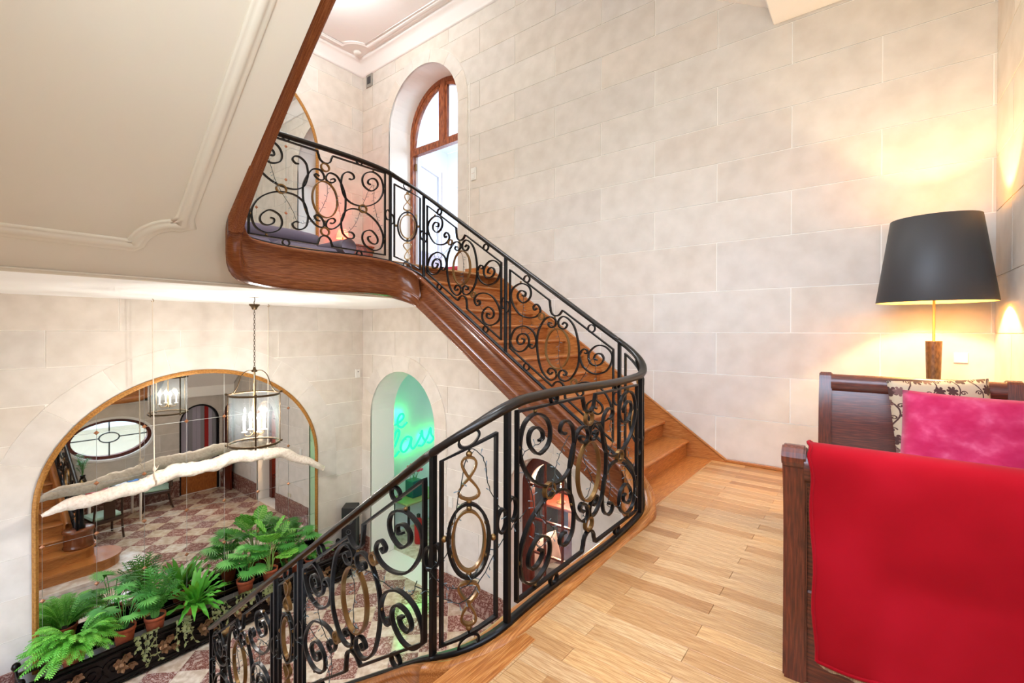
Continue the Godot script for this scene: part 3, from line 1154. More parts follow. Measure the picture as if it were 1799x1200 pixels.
func tread_mesh(x0: float, x1: float, y: float, z0: float, z1: float, nose_dir: float) -> ArrayMesh:
	# board from x0 (back) to x1 (nosing), rounded at x1, 40 mm thick
	var prof := []
	prof.append(Vector2(x0, y))
	for i in 7:
		var a := PI / 2.0 - PI * i / 6.0
		prof.append(Vector2(x1 - nose_dir * 0.017 + nose_dir * 0.017 * cos(a), y - 0.017 + 0.017 * sin(a)))
	prof.append(Vector2(x1 - nose_dir * 0.03, y - 0.034))
	prof.append(Vector2(x1 - nose_dir * 0.034, y - 0.046))
	prof.append(Vector2(x0, y - 0.046))
	var st := st_new(false)
	prism(st, PackedVector2Array(prof), func(u, v, d): return Vector3(u, v, d), z0, z1)
	return done(st)

func build_stairs():
	make_path()
	# upper flight along the stone wall
	var t := thing("stair_flight", "oak stair flight rising from the landing along the stone wall", "stairs")
	var rise := GAL / 12.0
	var going := 0.2475
	for i in range(1, 13):
		var y := rise * i
		var nose := 5.80 - going * (i - 1)
		if i < 12:
			part(t, "tread", tread_mesh(nose - going - 0.03, nose, y, 0.03, 1.57, 1.0), M.tread)
		else:
			part(t, "tread", tread_mesh(nose - 0.1, nose, y, 0.03, 1.55, 1.0), M.tread)
		part(t, "riser", bx(Vector3(nose - 0.055, y - rise, 0.03), Vector3(nose - 0.03, y - 0.04, 1.57), 0.001), M.riser)
	var st := st_new(false)
	prism(st, PackedVector2Array([Vector2(6.15, 0.0), Vector2(6.15, 0.02), Vector2(3.02, 2.03 + 0.16), Vector2(2.6, 2.03 + 0.16), Vector2(2.6, 2.03), Vector2(3.0, 1.95), Vector2(5.7, 0.0)]), func(u, v, d): return Vector3(u, v, d), 0.0, 0.03)
	part(t, "wall_string", done(st), M.skirt)
	st = st_new()
	tube(st, P3([6.15, 0.02, 0.022, 3.02, 2.19, 0.022]), 0.014, 8)
	part(t, "wall_string_bead", done(st), M.skirt)
	part(t, "outer_string", edge_sweep(1.80, 4.12, STRING_PROF, base_y), M.string_x)
	st = st_new(false)
	var sof_pts := PackedVector2Array()
	for i in 13:
		var s := lerpf(1.83, 4.1, i / 12.0)
		sof_pts.append(Vector2(plan(s).x, base_y(s) - 0.41))
	for i in 13:
		var s := lerpf(4.1, 1.83, i / 12.0)
		sof_pts.append(Vector2(plan(s).x, base_y(s) - 0.39))
	prism(st, sof_pts, func(u, v, d): return Vector3(u, v, d), 0.03, 1.57)
	part(t, "soffit", done(st), M.ceiling)
	# gallery edge
	t = struct("trim_1", "moulded oak fascia along the gallery edge with a rounded corner")
	part(t, "board", edge_sweep(-0.29, 1.80, STRING_PROF, base_y), M.string_z)
	# string of the flight overhead
	t = struct("trim_2", "dark oak string along the edge of the flight overhead")
	part(t, "board", edge_sweep(-2.95, -0.29, STRING_PROF, base_y), M.string_x)
	# landing edge
	t = struct("trim_3", "rounded oak curb and fascia along the landing edge")
	part(t, "board", edge_sweep(4.12, 6.26, [-0.094, -0.1, -0.094, -0.022, -0.09, -0.016, -0.094, -0.008, -0.09, 0.004, -0.08, 0.014, -0.066, 0.019, -0.05, 0.014, -0.04, 0.004, -0.03, 0.0, 0.045, 0.0, 0.062, -0.008, 0.068, -0.022, 0.052, -0.042, 0.04, -0.062, 0.028, -0.095, 0.028, -0.235, 0.05, -0.25, 0.058, -0.262, 0.056, -0.31, 0.05, -0.355, -0.05, -0.355], base_y), M.trim)
	# lower flight
	t = thing("stair_flight", "oak stair flight going down from the landing to the hall", "stairs")
	rise = -HALL / 16.0
	for i in range(0, 15):
		var y := -rise * i
		var nose := 6.01 - going * i
		if i > 0:
			var z0 := 3.50 - 0.05 * (6.0 - nose)
			if i < 13:
				part(t, "tread", tread_mesh(nose + going + 0.03, nose, y, z0, ZS, -1.0), M.tread)
		if i < 13:
			part(t, "riser", bx(Vector3(nose + 0.03, y - rise, 3.47 - 0.05 * (6.0 - nose)), Vector3(nose + 0.05, y - 0.04, ZS), 0.001), M.riser)
	# the two widest steps end in a round nose, on a marble step
	for q in [[13, 0.30, 3.13, 3.09], [14, 0.36, 2.84, 2.86]]:
		var i: int = q[0]
		var nose := 6.0 - going * i
		var y := -rise * i
		var poly := PackedVector2Array([Vector2(nose, ZS), Vector2(nose, q[2] + q[1])])
		for k in 13:
			var a := PI / 2.0 * k / 6.0
			poly.append(Vector2(nose + q[1] - q[1] * cos(a), q[2] + q[1] - q[1] * sin(a)))
		poly.append(Vector2(nose + 2 * q[1], ZS))
		var ff := func(u, v, d): return Vector3(u, d, v)
		st = st_new(false)
		prism(st, poly, ff, y - 0.04, y)
		part(t, "tread", done(st), M.tread)
		var inn := Geometry2D.offset_polygon(poly, -0.03)
		st = st_new(false)
		prism(st, inn[0], ff, y - rise, y - 0.04)
		part(t, "riser", done(st), M.riser)
	st = st_new(false)
	var mp := PackedVector2Array([Vector2(2.28, ZS), Vector2(2.28, 2.98)])
	for k in 13:
		var a := PI / 2.0 * k / 6.0
		mp.append(Vector2(2.72 - 0.44 * cos(a), 2.98 - 0.44 * sin(a)))
	mp.append(Vector2(3.16, ZS))
	prism(st, mp, func(u, v, d): return Vector3(u, d, v), HALL, HALL + rise)
	part(t, "marble_step", done(st), M.marble_white)
	part(t, "outer_string", edge_sweep(6.26, 8.9, [-0.094, -0.3, -0.094, -0.022, -0.09, -0.016, -0.094, -0.008, -0.09, 0.004, -0.08, 0.014, -0.066, 0.019, -0.05, 0.014, -0.04, 0.004, -0.03, 0.0, 0.045, 0.0, 0.06, -0.01, 0.06, -0.03, 0.04, -0.05, 0.03, -0.08, 0.03, -0.3, 0.05, -0.33, 0.05, -0.42, -0.05, -0.42], base_y), M.skirt)
	part(t, "drum", lathe_mesh([0.0, 0.0, 0.19, 0.0, 0.2, 0.02, 0.19, 0.04, 0.185, 0.06, 0.185, 0.24, 0.2, 0.26, 0.2, 0.29, 0.18, 0.3, 0.0, 0.3], Vector3(3.02, -rise * 13, 3.36), 28), M.string_x)

# ---------------------------------------------------------------- wrought iron railings

# scroll outlines in metres about the panel's centre (u along the rail, v up): L for the level panels, F for the raked ones
const LT := [-0.248,0.258,-0.277,0.257,-0.303,0.282,-0.285,0.314,-0.233,0.319,-0.181,0.28,-0.164,0.209,-0.169,0.153,-0.204,0.069,-0.296,0.022,-0.441,0.034,-0.563,0.103,-0.631,0.199,-0.64,0.285,-0.606,0.364,-0.522,0.396,-0.432,0.362,-0.394,0.298,-0.413,0.229,-0.493,0.199,-0.559,0.245,-0.575,0.291,-0.554,0.325,-0.511,0.33,-0.466,0.303,-0.46,0.27,-0.49,0.262]
const LC := [-0.057,0.201,-0.09,0.214,-0.1,0.197,-0.063,0.17,-0.019,0.178,-0.01,0.215,-0.046,0.258,-0.117,0.249,-0.165,0.187,-0.202,0.103,-0.211,0.035,-0.202,-0.075,-0.16,-0.183,-0.087,-0.254,-0.025,-0.261,-0.01,-0.223,-0.035,-0.178,-0.08,-0.159,-0.102,-0.176,-0.08,-0.205,-0.05,-0.207]
const FT := [-0.218,0.343,-0.243,0.33,-0.255,0.359,-0.22,0.38,-0.186,0.349,-0.183,0.307,-0.23,0.271,-0.313,0.264,-0.409,0.296,-0.482,0.376,-0.513,0.464,-0.487,0.533,-0.4,0.57,-0.314,0.544,-0.283,0.487,-0.303,0.429,-0.367,0.397,-0.425,0.434,-0.432,0.478,-0.395,0.507,-0.346,0.49,-0.35,0.456,-0.382,0.466]
const FB := [-0.266,0.026,-0.291,0.031,-0.291,0.007,-0.26,-0.003,-0.229,0.026,-0.223,0.073,-0.254,0.139,-0.323,0.183,-0.387,0.19,-0.463,0.163,-0.508,0.097,-0.512,0.027,-0.452,-0.028,-0.376,-0.031,-0.312,0.022,-0.306,0.081,-0.344,0.122,-0.409,0.115,-0.441,0.071,-0.419,0.032,-0.372,0.036,-0.355,0.071,-0.385,0.081]
const FC := [-0.06,0.214,-0.085,0.219,-0.093,0.198,-0.06,0.178,-0.021,0.197,-0.021,0.243,-0.074,0.268,-0.139,0.24,-0.199,0.149,-0.215,0.048,-0.204,-0.068,-0.167,-0.184,-0.107,-0.25,-0.052,-0.268,-0.01,-0.233,-0.02,-0.184,-0.068,-0.166,-0.098,-0.197,-0.072,-0.22,-0.049,-0.202]

func flip2(p: PackedVector2Array, fu: float, fv: float) -> PackedVector2Array:
	var out := PackedVector2Array()
	for v in p:
		out.append(Vector2(v.x * fu, v.y * fv))
	return out

# flat bar along a curve in the panel; th across the curve, dp through the panel
func flat_bar(p: PackedVector2Array, th: float, dp: float, f: Callable, closed := false) -> ArrayMesh:
	var st := st_new()
	var n := p.size()
	var rings := [[], [], [], []]
	for i in n:
		var a := p[(i - 1 + n) % n] if closed or i > 0 else p[i]
		var b := p[(i + 1) % n] if closed or i < n - 1 else p[i]
		var t := (b - a).normalized()
		var m := Vector2(-t.y, t.x)
		if i > 0 and i < n - 1 or closed:
			var t0 := (p[i] - p[(i - 1 + n) % n]).normalized()
			m /= maxf(0.7, absf(t0.dot(t)))
		var q := [p[i] + m * th / 2.0, p[i] - m * th / 2.0]
		rings[0].append(f.call(q[0].x, q[0].y, dp / 2.0))
		rings[1].append(f.call(q[1].x, q[1].y, dp / 2.0))
		rings[2].append(f.call(q[1].x, q[1].y, -dp / 2.0))
		rings[3].append(f.call(q[0].x, q[0].y, -dp / 2.0))
	for k in 4:
		st.set_smooth_group(k + 1)
		var r0: Array = rings[k]
		var r1: Array = rings[(k + 1) % 4]
		for i in (n if closed else n - 1):
			var j := (i + 1) % n
			quad(st, r0[i], r0[j], r1[j], r1[i])
	if not closed:
		st.set_smooth_group(-1)
		quad(st, rings[0][0], rings[1][0], rings[2][0], rings[3][0])
		quad(st, rings[3][n - 1], rings[2][n - 1], rings[1][n - 1], rings[0][n - 1])
	return done(st)

func ring_pts(c: Vector2, a: float, b: float, n := 24) -> PackedVector2Array:
	return ellipse(c.x, c.y, a, b, n)

func ball(r := 0.012) -> ArrayMesh:
	if not M.has("ball%.3f" % r):
		var pr := []
		for i in 7:
			var a := -PI / 2 + PI * i / 6.0
			pr.append_array([r * cos(a), r * sin(a)])
		M["ball%.3f" % r] = lathe_mesh(pr, Vector3.ZERO, 10)
	return M["ball%.3f" % r]

func put_ball(parent: Node, at: Vector3, r := 0.012):
	var b := part(parent, "collar", ball(r), M.gold)
	b.position = at

# places panel coordinates: centre at path length sc and height yc; su stretches along the rail
func panel_map(sc: float, yc: float, su := 1.0) -> Callable:
	return func(u, v, w):
		var c := plan(sc + u * su)
		var n := well_side(sc + u * su)
		return Vector3(c.x + n.x * w, yc + v, c.y + n.y * w)

func scroll_part(fr: Node, p: Array, fu: float, fv: float, f: Callable):
	var q := flip2(smooth2(P2(p), 4), fu, fv)
	part(fr, "scroll", flat_bar(q, 0.011, 0.021, f), M.iron)

func level_panel(rail: Node, sc: float, yc: float):
	var f := panel_map(sc, yc)
	var o := PackedVector2Array()
	for sv in [1.0, -1.0]:
		var seg := PackedVector2Array([Vector2(-0.663, 0.425), Vector2(-0.075, 0.425), Vector2(-0.066, 0.40)])
		for i in 9:
			var a := PI * i / 8.0
			seg.append(Vector2(-0.062 * cos(a), 0.395 - 0.06 * sin(a)))
		seg.append(Vector2(0.066, 0.40))
		seg.append(Vector2(0.075, 0.425))
		seg.append(Vector2(0.663, 0.425))
		o.append_array(seg if sv > 0 else flip2(seg, -1, -1))
	var fr := part(rail, "panel_frame", flat_bar(subdiv(o), 0.011, 0.022, f, true), M.iron)
	for fu in [1.0, -1.0]:
		for fv in [1.0, -1.0]:
			scroll_part(fr, LT, fu, fv, f)
			put_ball(fr, f.call(fu * 0.652, fv * 0.26, 0.0), 0.011)
			put_ball(fr, f.call(fu * 0.522, fv * 0.411, 0.0), 0.011)
			part(fr, "ring", flat_bar(ring_pts(Vector2(fu * 0.36, fv * 0.4525), 0.03, 0.026), 0.009, 0.02, f, true), M.iron)
		scroll_part(fr, LC, fu, 1.0, f)
		part(fr, "link_ring", flat_bar(ring_pts(Vector2(fu * 0.40, 0.0), 0.042, 0.036), 0.011, 0.022, f, true), M.gold)
		part(fr, "link_ring", flat_bar(ring_pts(Vector2(0, fu * 0.297), 0.04, 0.036), 0.011, 0.022, f, true), M.gold)
		put_ball(fr, f.call(fu * 0.187, 0.13, 0.0), 0.01)
		put_ball(fr, f.call(fu * 0.187, -0.13, 0.0), 0.01)
		put_ball(fr, f.call(0.0, fu * 0.2, 0.0), 0.01)
		part(fr, "ring", flat_bar(ring_pts(Vector2(fu * 0.698, 0.0), 0.03, 0.052), 0.009, 0.02, f, true), M.iron)
	part(fr, "oval", flat_bar(ring_pts(Vector2.ZERO, 0.123, 0.165, 40), 0.01, 0.024, f, true), M.gold)

# extra points on long straight runs, so that bars follow the bend of the plan
func subdiv(p: PackedVector2Array) -> PackedVector2Array:
	var out := PackedVector2Array()
	for i in p.size():
		var a := p[i]
		var b := p[(i + 1) % p.size()]
		var n := maxi(1, int(a.distance_to(b) / 0.06))
		out.append(a)
		if n > 1:
			out.append(a.lerp(b, 0.012 / a.distance_to(b)))
			for k in range(1, n):
				out.append(a.lerp(b, float(k) / n))
			out.append(a.lerp(b, 1.0 - 0.012 / a.distance_to(b)))
	return out

const RAKE := 0.683
func raked_panel(rail: Node, sc: float, yc: float, su := 1.0, rake := RAKE):
	var f := panel_map(sc, yc, su)
	var k := rake * su
	var fixed := func(p): return p
	var o := PackedVector2Array()
	for sv in [1.0, -1.0]:
		var seg := PackedVector2Array([Vector2(-0.525, 0.355 + 0.525 * k), Vector2(-0.08, 0.355 + 0.08 * k), Vector2(-0.076, 0.36)])
		seg.append(Vector2(-0.07, 0.33))
		for i in 7:
			var a := lerpf(0.15, PI - 0.9, i / 6.0)
			seg.append(Vector2(-0.012 - 0.06 * cos(a), 0.335 - 0.06 * sin(a)))
		seg.append(Vector2(0.052, 0.355 - 0.052 * k))
		seg.append(Vector2(0.525, 0.355 - 0.525 * k))
		o.append_array(seg if sv > 0 else flip2(seg, -1, -1))
	var fr := part(rail, "panel_frame", flat_bar(subdiv(o), 0.011, 0.022, f, true), M.iron)
	for s in [1.0, -1.0]:
		scroll_part(fr, FT, s, s, f)
		scroll_part(fr, FB, s, s, f)
		scroll_part(fr, FC, s, s, f)
		part(fr, "link_ring", flat_bar(ring_pts(Vector2(s * -0.165, s * 0.273), 0.028, 0.028), 0.01, 0.022, f, true), M.gold)
		for q in [[-0.518, 0.46], [-0.518, 0.06], [-0.222, 0.05], [-0.4, 0.583], [-0.0, 0.215], [-0.03, 0.262]]:
			put_ball(fr, f.call(s * q[0], s * q[1], 0.0), 0.01)
		for u in [-0.33, 0.33]:
			part(fr, "ring", flat_bar(ring_pts(Vector2(u, s * 0.387 - u * k), 0.032, 0.03), 0.009, 0.02, f, true), M.iron)
		part(fr, "ring", flat_bar(ring_pts(Vector2(s * 0.556, -s * 0.556 * k), 0.026, 0.05), 0.009, 0.02, f, true), M.iron)
	part(fr, "oval", flat_bar(ring_pts(Vector2.ZERO, 0.117 / su, 0.168, 40), 0.01, 0.024, f, true), M.gold)

# narrow corner panel: figure-of-eight bars above and below a double oval
func narrow_panel(rail: Node, s0: float, s1: float, scale := 1.0):
	var sc := (s0 + s1) / 2.0
	var yc := (rail_y(sc) + base_y(sc)) / 2.0 - 0.01
	var hw := (s1 - s0) / 2.0
	var hm: float = (rail_y(sc) - base_y(sc)) / 2.0 - 0.075
	var f := func(u, v, w):
		var s: float = sc + u
		var c := plan(s)
		var n := well_side(s)
		var mid: float = (rail_y(s) + base_y(s)) / 2.0 - 0.01
		return Vector3(c.x + n.x * w, mid + v, c.y + n.y * w)
	var g := func(u, v, w):
		var s: float = sc + u
		var c := plan(s)
		var n := well_side(s)
		return Vector3(c.x + n.x * w, yc + v, c.y + n.y * w)
	var fr := part(rail, "panel_frame", flat_bar(subdiv(rect2(-hw, -hm, hw, hm)), 0.011, 0.022, f, true), M.iron)
	var ow := minf(0.115, hw * 0.72)
	part(fr, "oval", flat_bar(ring_pts(Vector2.ZERO, ow, 0.155, 36), 0.012, 0.022, g, true), M.iron)
	part(fr, "oval", flat_bar(ring_pts(Vector2.ZERO, ow * 0.77, 0.125, 36), 0.009, 0.024, g, true), M.gold)
	for sv in [1.0, -1.0]:
		var o := PackedVector2Array()
		for i in 33:
			var t := float(i) / 32.0
			var a := TAU * t
			# large loop next to the oval, small one outside
			var y := cos(a)
			var wv := sin(2.0 * a) * (0.030 if y < 0 else 0.042)
			o.append(Vector2(wv, sv * (0.262 - 0.088 * y)))
		o.remove_at(32)
		part(fr, "figure_eight", flat_bar(o, 0.009, 0.022, g, true), M.gold)
		for q in [0.165, 0.137]:
			put_ball(fr, g.call(0.0, sv * q, 0.0), 0.012)
		put_ball(fr, g.call(0.0, sv * 0.363, 0.0), 0.014)
		part(fr, "ring", flat_bar(ring_pts(Vector2(0, sv * (hm + 0.037)), 0.042, 0.033), 0.009, 0.02, f, true), M.iron)
		for su in [1.0, -1.0]:
			put_ball(fr, g.call(su * ow * 0.88, sv * 0.07, 0.0), 0.011)
		part(fr, "spindle", flat_bar(PackedVector2Array([Vector2(0, sv * 0.37), Vector2(0, sv * minf(hm, 0.42))]), 0.008, 0.008, g), M.iron)
	for su in [1.0, -1.0]:
		put_ball(fr, g.call(su * (ow + 0.02), 0.0, 0.0), 0.014)
		part(fr, "ring", flat_bar(ring_pts(Vector2(su * (hw + 0.032), 0.0), 0.026, 0.05), 0.009, 0.02, f, true), M.iron)

func post(rail: Node, s: float):
	var c := plan(s)
	var d := plan_dir(s)
	var y0 := base_y(s)
	var y1 := rail_y(s) - 0.02
	part(rail, "post", box_mesh(Vector3(c.x, (y0 + y1) / 2, c.y), Vector3(0.022, y1 - y0, 0.03), 0.002, Basis(Vector3.UP, atan2(d.x, d.y) + PI / 2)), M.iron)

const RAIL_PROF := [-0.027, -0.012, -0.025, 0.002, -0.016, 0.009, 0.0, 0.011, 0.016, 0.009, 0.025, 0.002, 0.027, -0.012, 0.024, -0.018, 0.018, -0.02, 0.016, -0.03, -0.016, -0.03, -0.018, -0.02, -0.024, -0.018]
const BAR_PROF := [-0.018, 0.0, 0.018, 0.0, 0.018, 0.016, -0.018, 0.016]

func rail_run(rail: Node, s0: float, s1: float):
	part(rail, "handrail", edge_sweep(s0, s1, RAIL_PROF, rail_y, true, 0.03), M.handrail)
	part(rail, "base_bar", edge_sweep(s0, s1, BAR_PROF, base_y, true, 0.03), M.iron)

func build_railings():
	# gallery
	var r := thing("iron_railing", "black scrolled iron railing with gilt ovals along the gallery above the hall", "railing", "wrought iron railings")
	rail_run(r, -0.1, 1.43)
	level_panel(r, 0.70, 2.497)
	post(r, -0.03)
	# flight down along the stone wall
	r = thing("iron_railing", "black scrolled iron railing raking down the upper stair flight", "railing", "wrought iron railings")
	rail_run(r, 1.43, 4.06)
	post(r, 1.43)
	post(r, 1.815)
	post(r, 2.94)
	post(r, 4.06)
	narrow_panel(r, 1.48, 1.765)
	raked_panel(r, 2.378, 0.01 + (rail_y(2.378) + base_y(2.378)) / 2.0 - 0.02, 0.97)
	raked_panel(r, 3.50, 0.01 + (rail_y(3.50) + base_y(3.50)) / 2.0 - 0.02, 0.97)
	# landing
	r = thing("iron_railing", "black scrolled iron railing with gilt ovals along the parquet landing", "railing", "wrought iron railings")
	rail_run(r, 4.06, 6.27)
	post(r, 4.46)
	post(r, 5.92)
	narrow_panel(r, 4.11, 4.41)
	level_panel(r, 5.19, 0.497)
	narrow_panel(r, 5.985, 6.225)
	# lower flight
	r = thing("iron_railing", "black scrolled iron railing raking down the lower stair flight to the hall", "railing", "wrought iron railings")
	rail_run(r, 6.27, 9.2)
	for s in [6.27, 7.52, 7.87, 9.18]:
		post(r, s)
	raked_panel(r, 6.895, (rail_y(6.895) + base_y(6.895)) / 2.0 - 0.01, 1.09)
	narrow_panel(r, 7.58, 7.81)
	raked_panel(r, 8.525, (rail_y(8.525) + base_y(8.525)) / 2.0 - 0.01, 1.13)
	# newel with a finial
	var n := thing("newel_post", "black iron newel post topped by a pale ribbed finial", "newel post")
	part(n, "shaft", lathe_mesh([0.0, -1.98, 0.05, -1.98, 0.05, -1.93, 0.028, -1.9, 0.026, -1.35, 0.04, -1.33, 0.04, -1.3, 0.0, -1.3], Vector3(2.98, 0.0, 3.33), 16), M.iron)
	part(n, "finial", lathe_mesh([0.0, -1.3, 0.02, -1.3, 0.024, -1.28, 0.05, -1.262, 0.056, -1.25, 0.048, -1.238, 0.026, -1.226, 0.022, -1.21, 0.012, -1.2, 0.01, -1.185, 0.0, -1.178], Vector3(2.98, 0.0, 3.33), 20), M.brass, "pale ribbed finial")

# ---------------------------------------------------------------- mirrors

func mirror(label: String, half: float, bottom: float, spring: float, rise: float, cols: Array, rws: Array):
	var t := thing("arched_mirror", label, "mirror", "arched wall mirrors")
	var c := 2.52
	var out := arch_poly(c, half, bottom, spring, rise, 40)
	# gilt frame
	var line := PackedVector3Array()
	for p in out:
		line.append(Vector3(0.014, p.y, p.x))
	var dense := PackedVector3Array([line[0]])
	for i in range(1, line.size()):
		dense.append(line[i])
	part(t, "frame", mould(dense, Vector3.RIGHT, 0.055, 0.028), M.gilt)
	part(t, "backing", done_prism(out, 0.0142, 0.0148), M.mirror_joint)
	var f := wall_f("A")
	for i in cols.size() - 1:
		for j in rws.size() - 1:
			var g := 0.0022
			var r := rect2(cols[i] + g, rws[j] + g, cols[i + 1] - g, rws[j + 1] - g)
			for p in Geometry2D.intersect_polygons(r, out):
				if area2(p) < 0.002:
					continue
				var st := st_new(false)
				prism(st, p, f, 0.016, 0.022, false)
				part(t, "mirror_pane", done(st), M.mirror)
	var stud := st_new(false)
	var q := [Vector3(0, 0.027, 0), Vector3(0, 0, 0.027), Vector3(0, -0.027, 0), Vector3(0, 0, -0.027)]
	for k in 4:
		tri(stud, Vector3(0.014, 0, 0), q[k], q[(k + 1) % 4])
	var sm := done(stud)
	for i in range(1, cols.size() - 1):
		for j in range(1, rws.size() - 1):
			if Geometry2D.is_point_in_polygon(Vector2(cols[i], rws[j]), Geometry2D.offset_polygon(out, -0.04)[0]):
				part(t, "stud", sm, M.copper).position = Vector3(0.0225, rws[j], cols[i])

func done_prism(p: PackedVector2Array, d0: float, d1: float) -> ArrayMesh:
	var st := st_new(false)
	prism(st, p, wall_f("A"), d0, d1)
	return done(st)

func build_mirrors():
	var cols := [0.88]
	for i in 7:
		cols.append(1.36 + 0.4555 * i)
	cols.append(4.17)
	mirror("great arched mirror in a gilt frame reflecting the hall below", 1.627, HALL + 0.28, -0.75, 1.466, cols, [HALL + 0.28, -2.34, -1.74, -1.14, -0.54, 0.06, 0.72])
	cols = [0.86]
	for i in 7:
		cols.append(1.398 + 0.44 * i)
	cols.append(4.2)
	mirror("arched gilt mirror above the sofa on the gallery", 1.64, GAL + 0.25, 4.205, 1.345, cols, [GAL + 0.25, 2.607, 3.131, 3.655, 4.177, 4.7, 5.6])

# ---------------------------------------------------------------- doors, windows, rooms beyond

# bar of rectangular section along an arch or line in a wall plane
func frame_bar(p: PackedVector2Array, th: float, d0: float, d1: float, f: Callable, closed := false) -> ArrayMesh:
	return flat_bar(p, th, d1 - d0, func(u, v, w): return f.call(u, v, (d0 + d1) / 2.0 + w), closed)

func build_doors():
	var f := wall_f("B")
	# --- upper doorway: arched transom with two lights, one open leaf
	var d := struct("door_1", "arched oak door frame with a fanlight on the gallery")
	var arc := arch_pts(1.5985, 0.79, 4.69, 0.79, 30)
	var out := PackedVector2Array([Vector2(0.8085, GAL)])
	out.append_array(arc)
	out.append(Vector2(2.3885, GAL))
	part(d, "frame", frame_bar(out, 0.075, -0.52, -0.45, f), M.door_frame)
	part(d, "transom", frame_bar(P2([0.82, 4.43, 2.38, 4.43]), 0.095, -0.53, -0.44, f), M.door_frame)
	part(d, "mullion", frame_bar(P2([1.5985, 4.45, 1.5985, 5.46]), 0.12, -0.52, -0.445, f), M.door_frame)
	for s in [-1.0, 1.0]:
		var sash := PackedVector2Array()
		var pts := PackedVector2Array([Vector2(1.5985 + s * 0.06, 4.48)])
		for i in 12:
			var a := lerpf(0.09, PI / 2 - 0.1, i / 11.0)
			pts.append(Vector2(1.5985 + s * 0.755 * cos(a), 4.69 - 0.18 + 0.93 * sin(a) * 0.99))
		pts[1] = Vector2(1.5985 + s * 0.75, 4.48)
		pts.append(Vector2(1.5985 + s * 0.06, 5.40))
		part(d, "sash", frame_bar(pts, 0.075, -0.51, -0.46, f, true), M.door_frame)
		var st := st_new(false)
		prism(st, pts, f, -0.489, -0.485)
		part(d, "pane", done(st), M.glass)
	var leaf := struct("door_2", "white glazed door leaf standing open")
	var h := Vector3(0.87, 0, -0.52)
	var dir := Vector3(-0.274, 0, -0.828).normalized()
	var lf := func(u, v, w): return h + dir * u + Vector3(0, v, 0) + Vector3(-dir.z, 0, dir.x) * w
	for r in [[0.0, 2.05, 0.11, 4.40], [0.76, 2.05, 0.87, 4.40], [0.11, 4.27, 0.76, 4.40], [0.11, 2.05, 0.76, 2.75]]:
		var st := st_new(false)
		prism(st, rect2(r[0], r[1], r[2], r[3]), lf, -0.022, 0.022)
		part(leaf, "rail", done(st), M.door_white)
	var gl := st_new(false)
	prism(gl, rect2(0.11, 2.75, 0.76, 4.27), lf, -0.003, 0.003)
	part(leaf, "pane", done(gl), M.glass)
	var edge := st_new(false)
	prism(edge, rect2(0.872, 2.05, 0.885, 4.40), lf, -0.024, 0.024)
	part(leaf, "edge", done(edge), M.door_frame)
	for y in [2.4, 3.3, 4.2]:
		part(leaf, "hinge", lathe_mesh([0.0, -0.06, 0.014, -0.06, 0.014, 0.06, 0.0, 0.06], Vector3(0.872, y, -0.5), 10), M.brass)
	# --- lower glazed door with dark frame and muntins
	d = struct("door_3", "dark arched glazed door of the hall")
	out = PackedVector2Array([Vector2(3.49, HALL)])
	out.append_array(arch_pts(3.91, 0.42, -0.85, 0.42, 24))
	out.append(Vector2(4.33, HALL))
	part(d, "frame", frame_bar(out, 0.13, -0.40, -0.28, f), M.door_wood)
	for x in [3.77, 4.05]:
		part(d, "muntin", frame_bar(P2([x, HALL, x, -0.52]), 0.028, -0.35, -0.32, f), M.door_wood)
	for y in [-0.86, -1.32, -1.78, -2.24]:
		part(d, "muntin", frame_bar(P2([3.55, y, 4.27, y]), 0.028, -0.352, -0.318, f), M.door_wood)
	part(d, "kick_panel", bx(Vector3(3.55, HALL, -0.36), Vector3(4.27, -2.3, -0.31), 0.004), M.door_wood)
	var st2 := st_new(false)
	prism(st2, arch_poly(3.91, 0.37, -2.3, -0.85, 0.37), f, -0.336, -0.332)
	part(d, "pane", done(st2), M.glass)
	# --- oval window under the landing
	var g := wall_f("D")
	var w := struct("window_2", "oval wooden window with iron glazing bars")
	part(w, "frame", frame_bar(ellipse(2.365, -1.15, 0.70, 0.415, 48), 0.075, -0.16, -0.05, g, true), M.door_wood)
	part(w, "glazing_ring", frame_bar(ellipse(2.386, -1.125, 0.175, 0.11, 32), 0.022, -0.12, -0.09, g, true), M.iron)
	for q in [[2.386, -1.015, 2.386, -0.75], [2.386, -1.235, 2.386, -1.55], [2.21, -1.125, 1.68, -1.125], [2.56, -1.125, 3.05, -1.125]]:
		part(w, "glazing_bar", frame_bar(P2(q), 0.022, -0.118, -0.092, g), M.iron)
	var st := st_new(false)
	prism(st, ellipse(2.365, -1.15, 0.69, 0.405, 48), g, -0.107, -0.103)
	part(w, "pane", done(st), M.glass)
	part(w, "sill_rim", frame_bar(ellipse(2.365, -1.15, 0.755, 0.47, 48), 0.05, -0.02, 0.03, g, true), M.white)
	# --- arched hall door beside it
	d = struct("door_4", "arched hall door with a wooden lower panel and draped glass above")
	out = PackedVector2Array([Vector2(0.23, HALL)])
	out.append_array(arch_pts(0.65, 0.42, -1.02, 0.42, 24))
	out.append(Vector2(1.07, HALL))
	part(d, "frame", frame_bar(out, 0.05, -0.12, -0.03, g), M.iron)
	part(d, "panel", bx(Vector3(6.19, HALL, 0.25), Vector3(6.23, -2.15, 1.05), 0.004), M.door_wood_pale)
	for i in 9:
		var z0 := 0.25 + i * 0.0889
		st = st_new(false)
		prism(st, Geometry2D.intersect_polygons(rect2(z0, -2.15, z0 + 0.087, -0.5), arch_poly(0.65, 0.4, -2.15, -1.02, 0.4))[0], g, -0.14 - 0.012 * (i % 2), -0.11 - 0.012 * (i % 2))
		part(d, "curtain_strip", done(st), M.red_cloth if i == 2 else (M.lilac if i % 3 else M.grey_cloth))
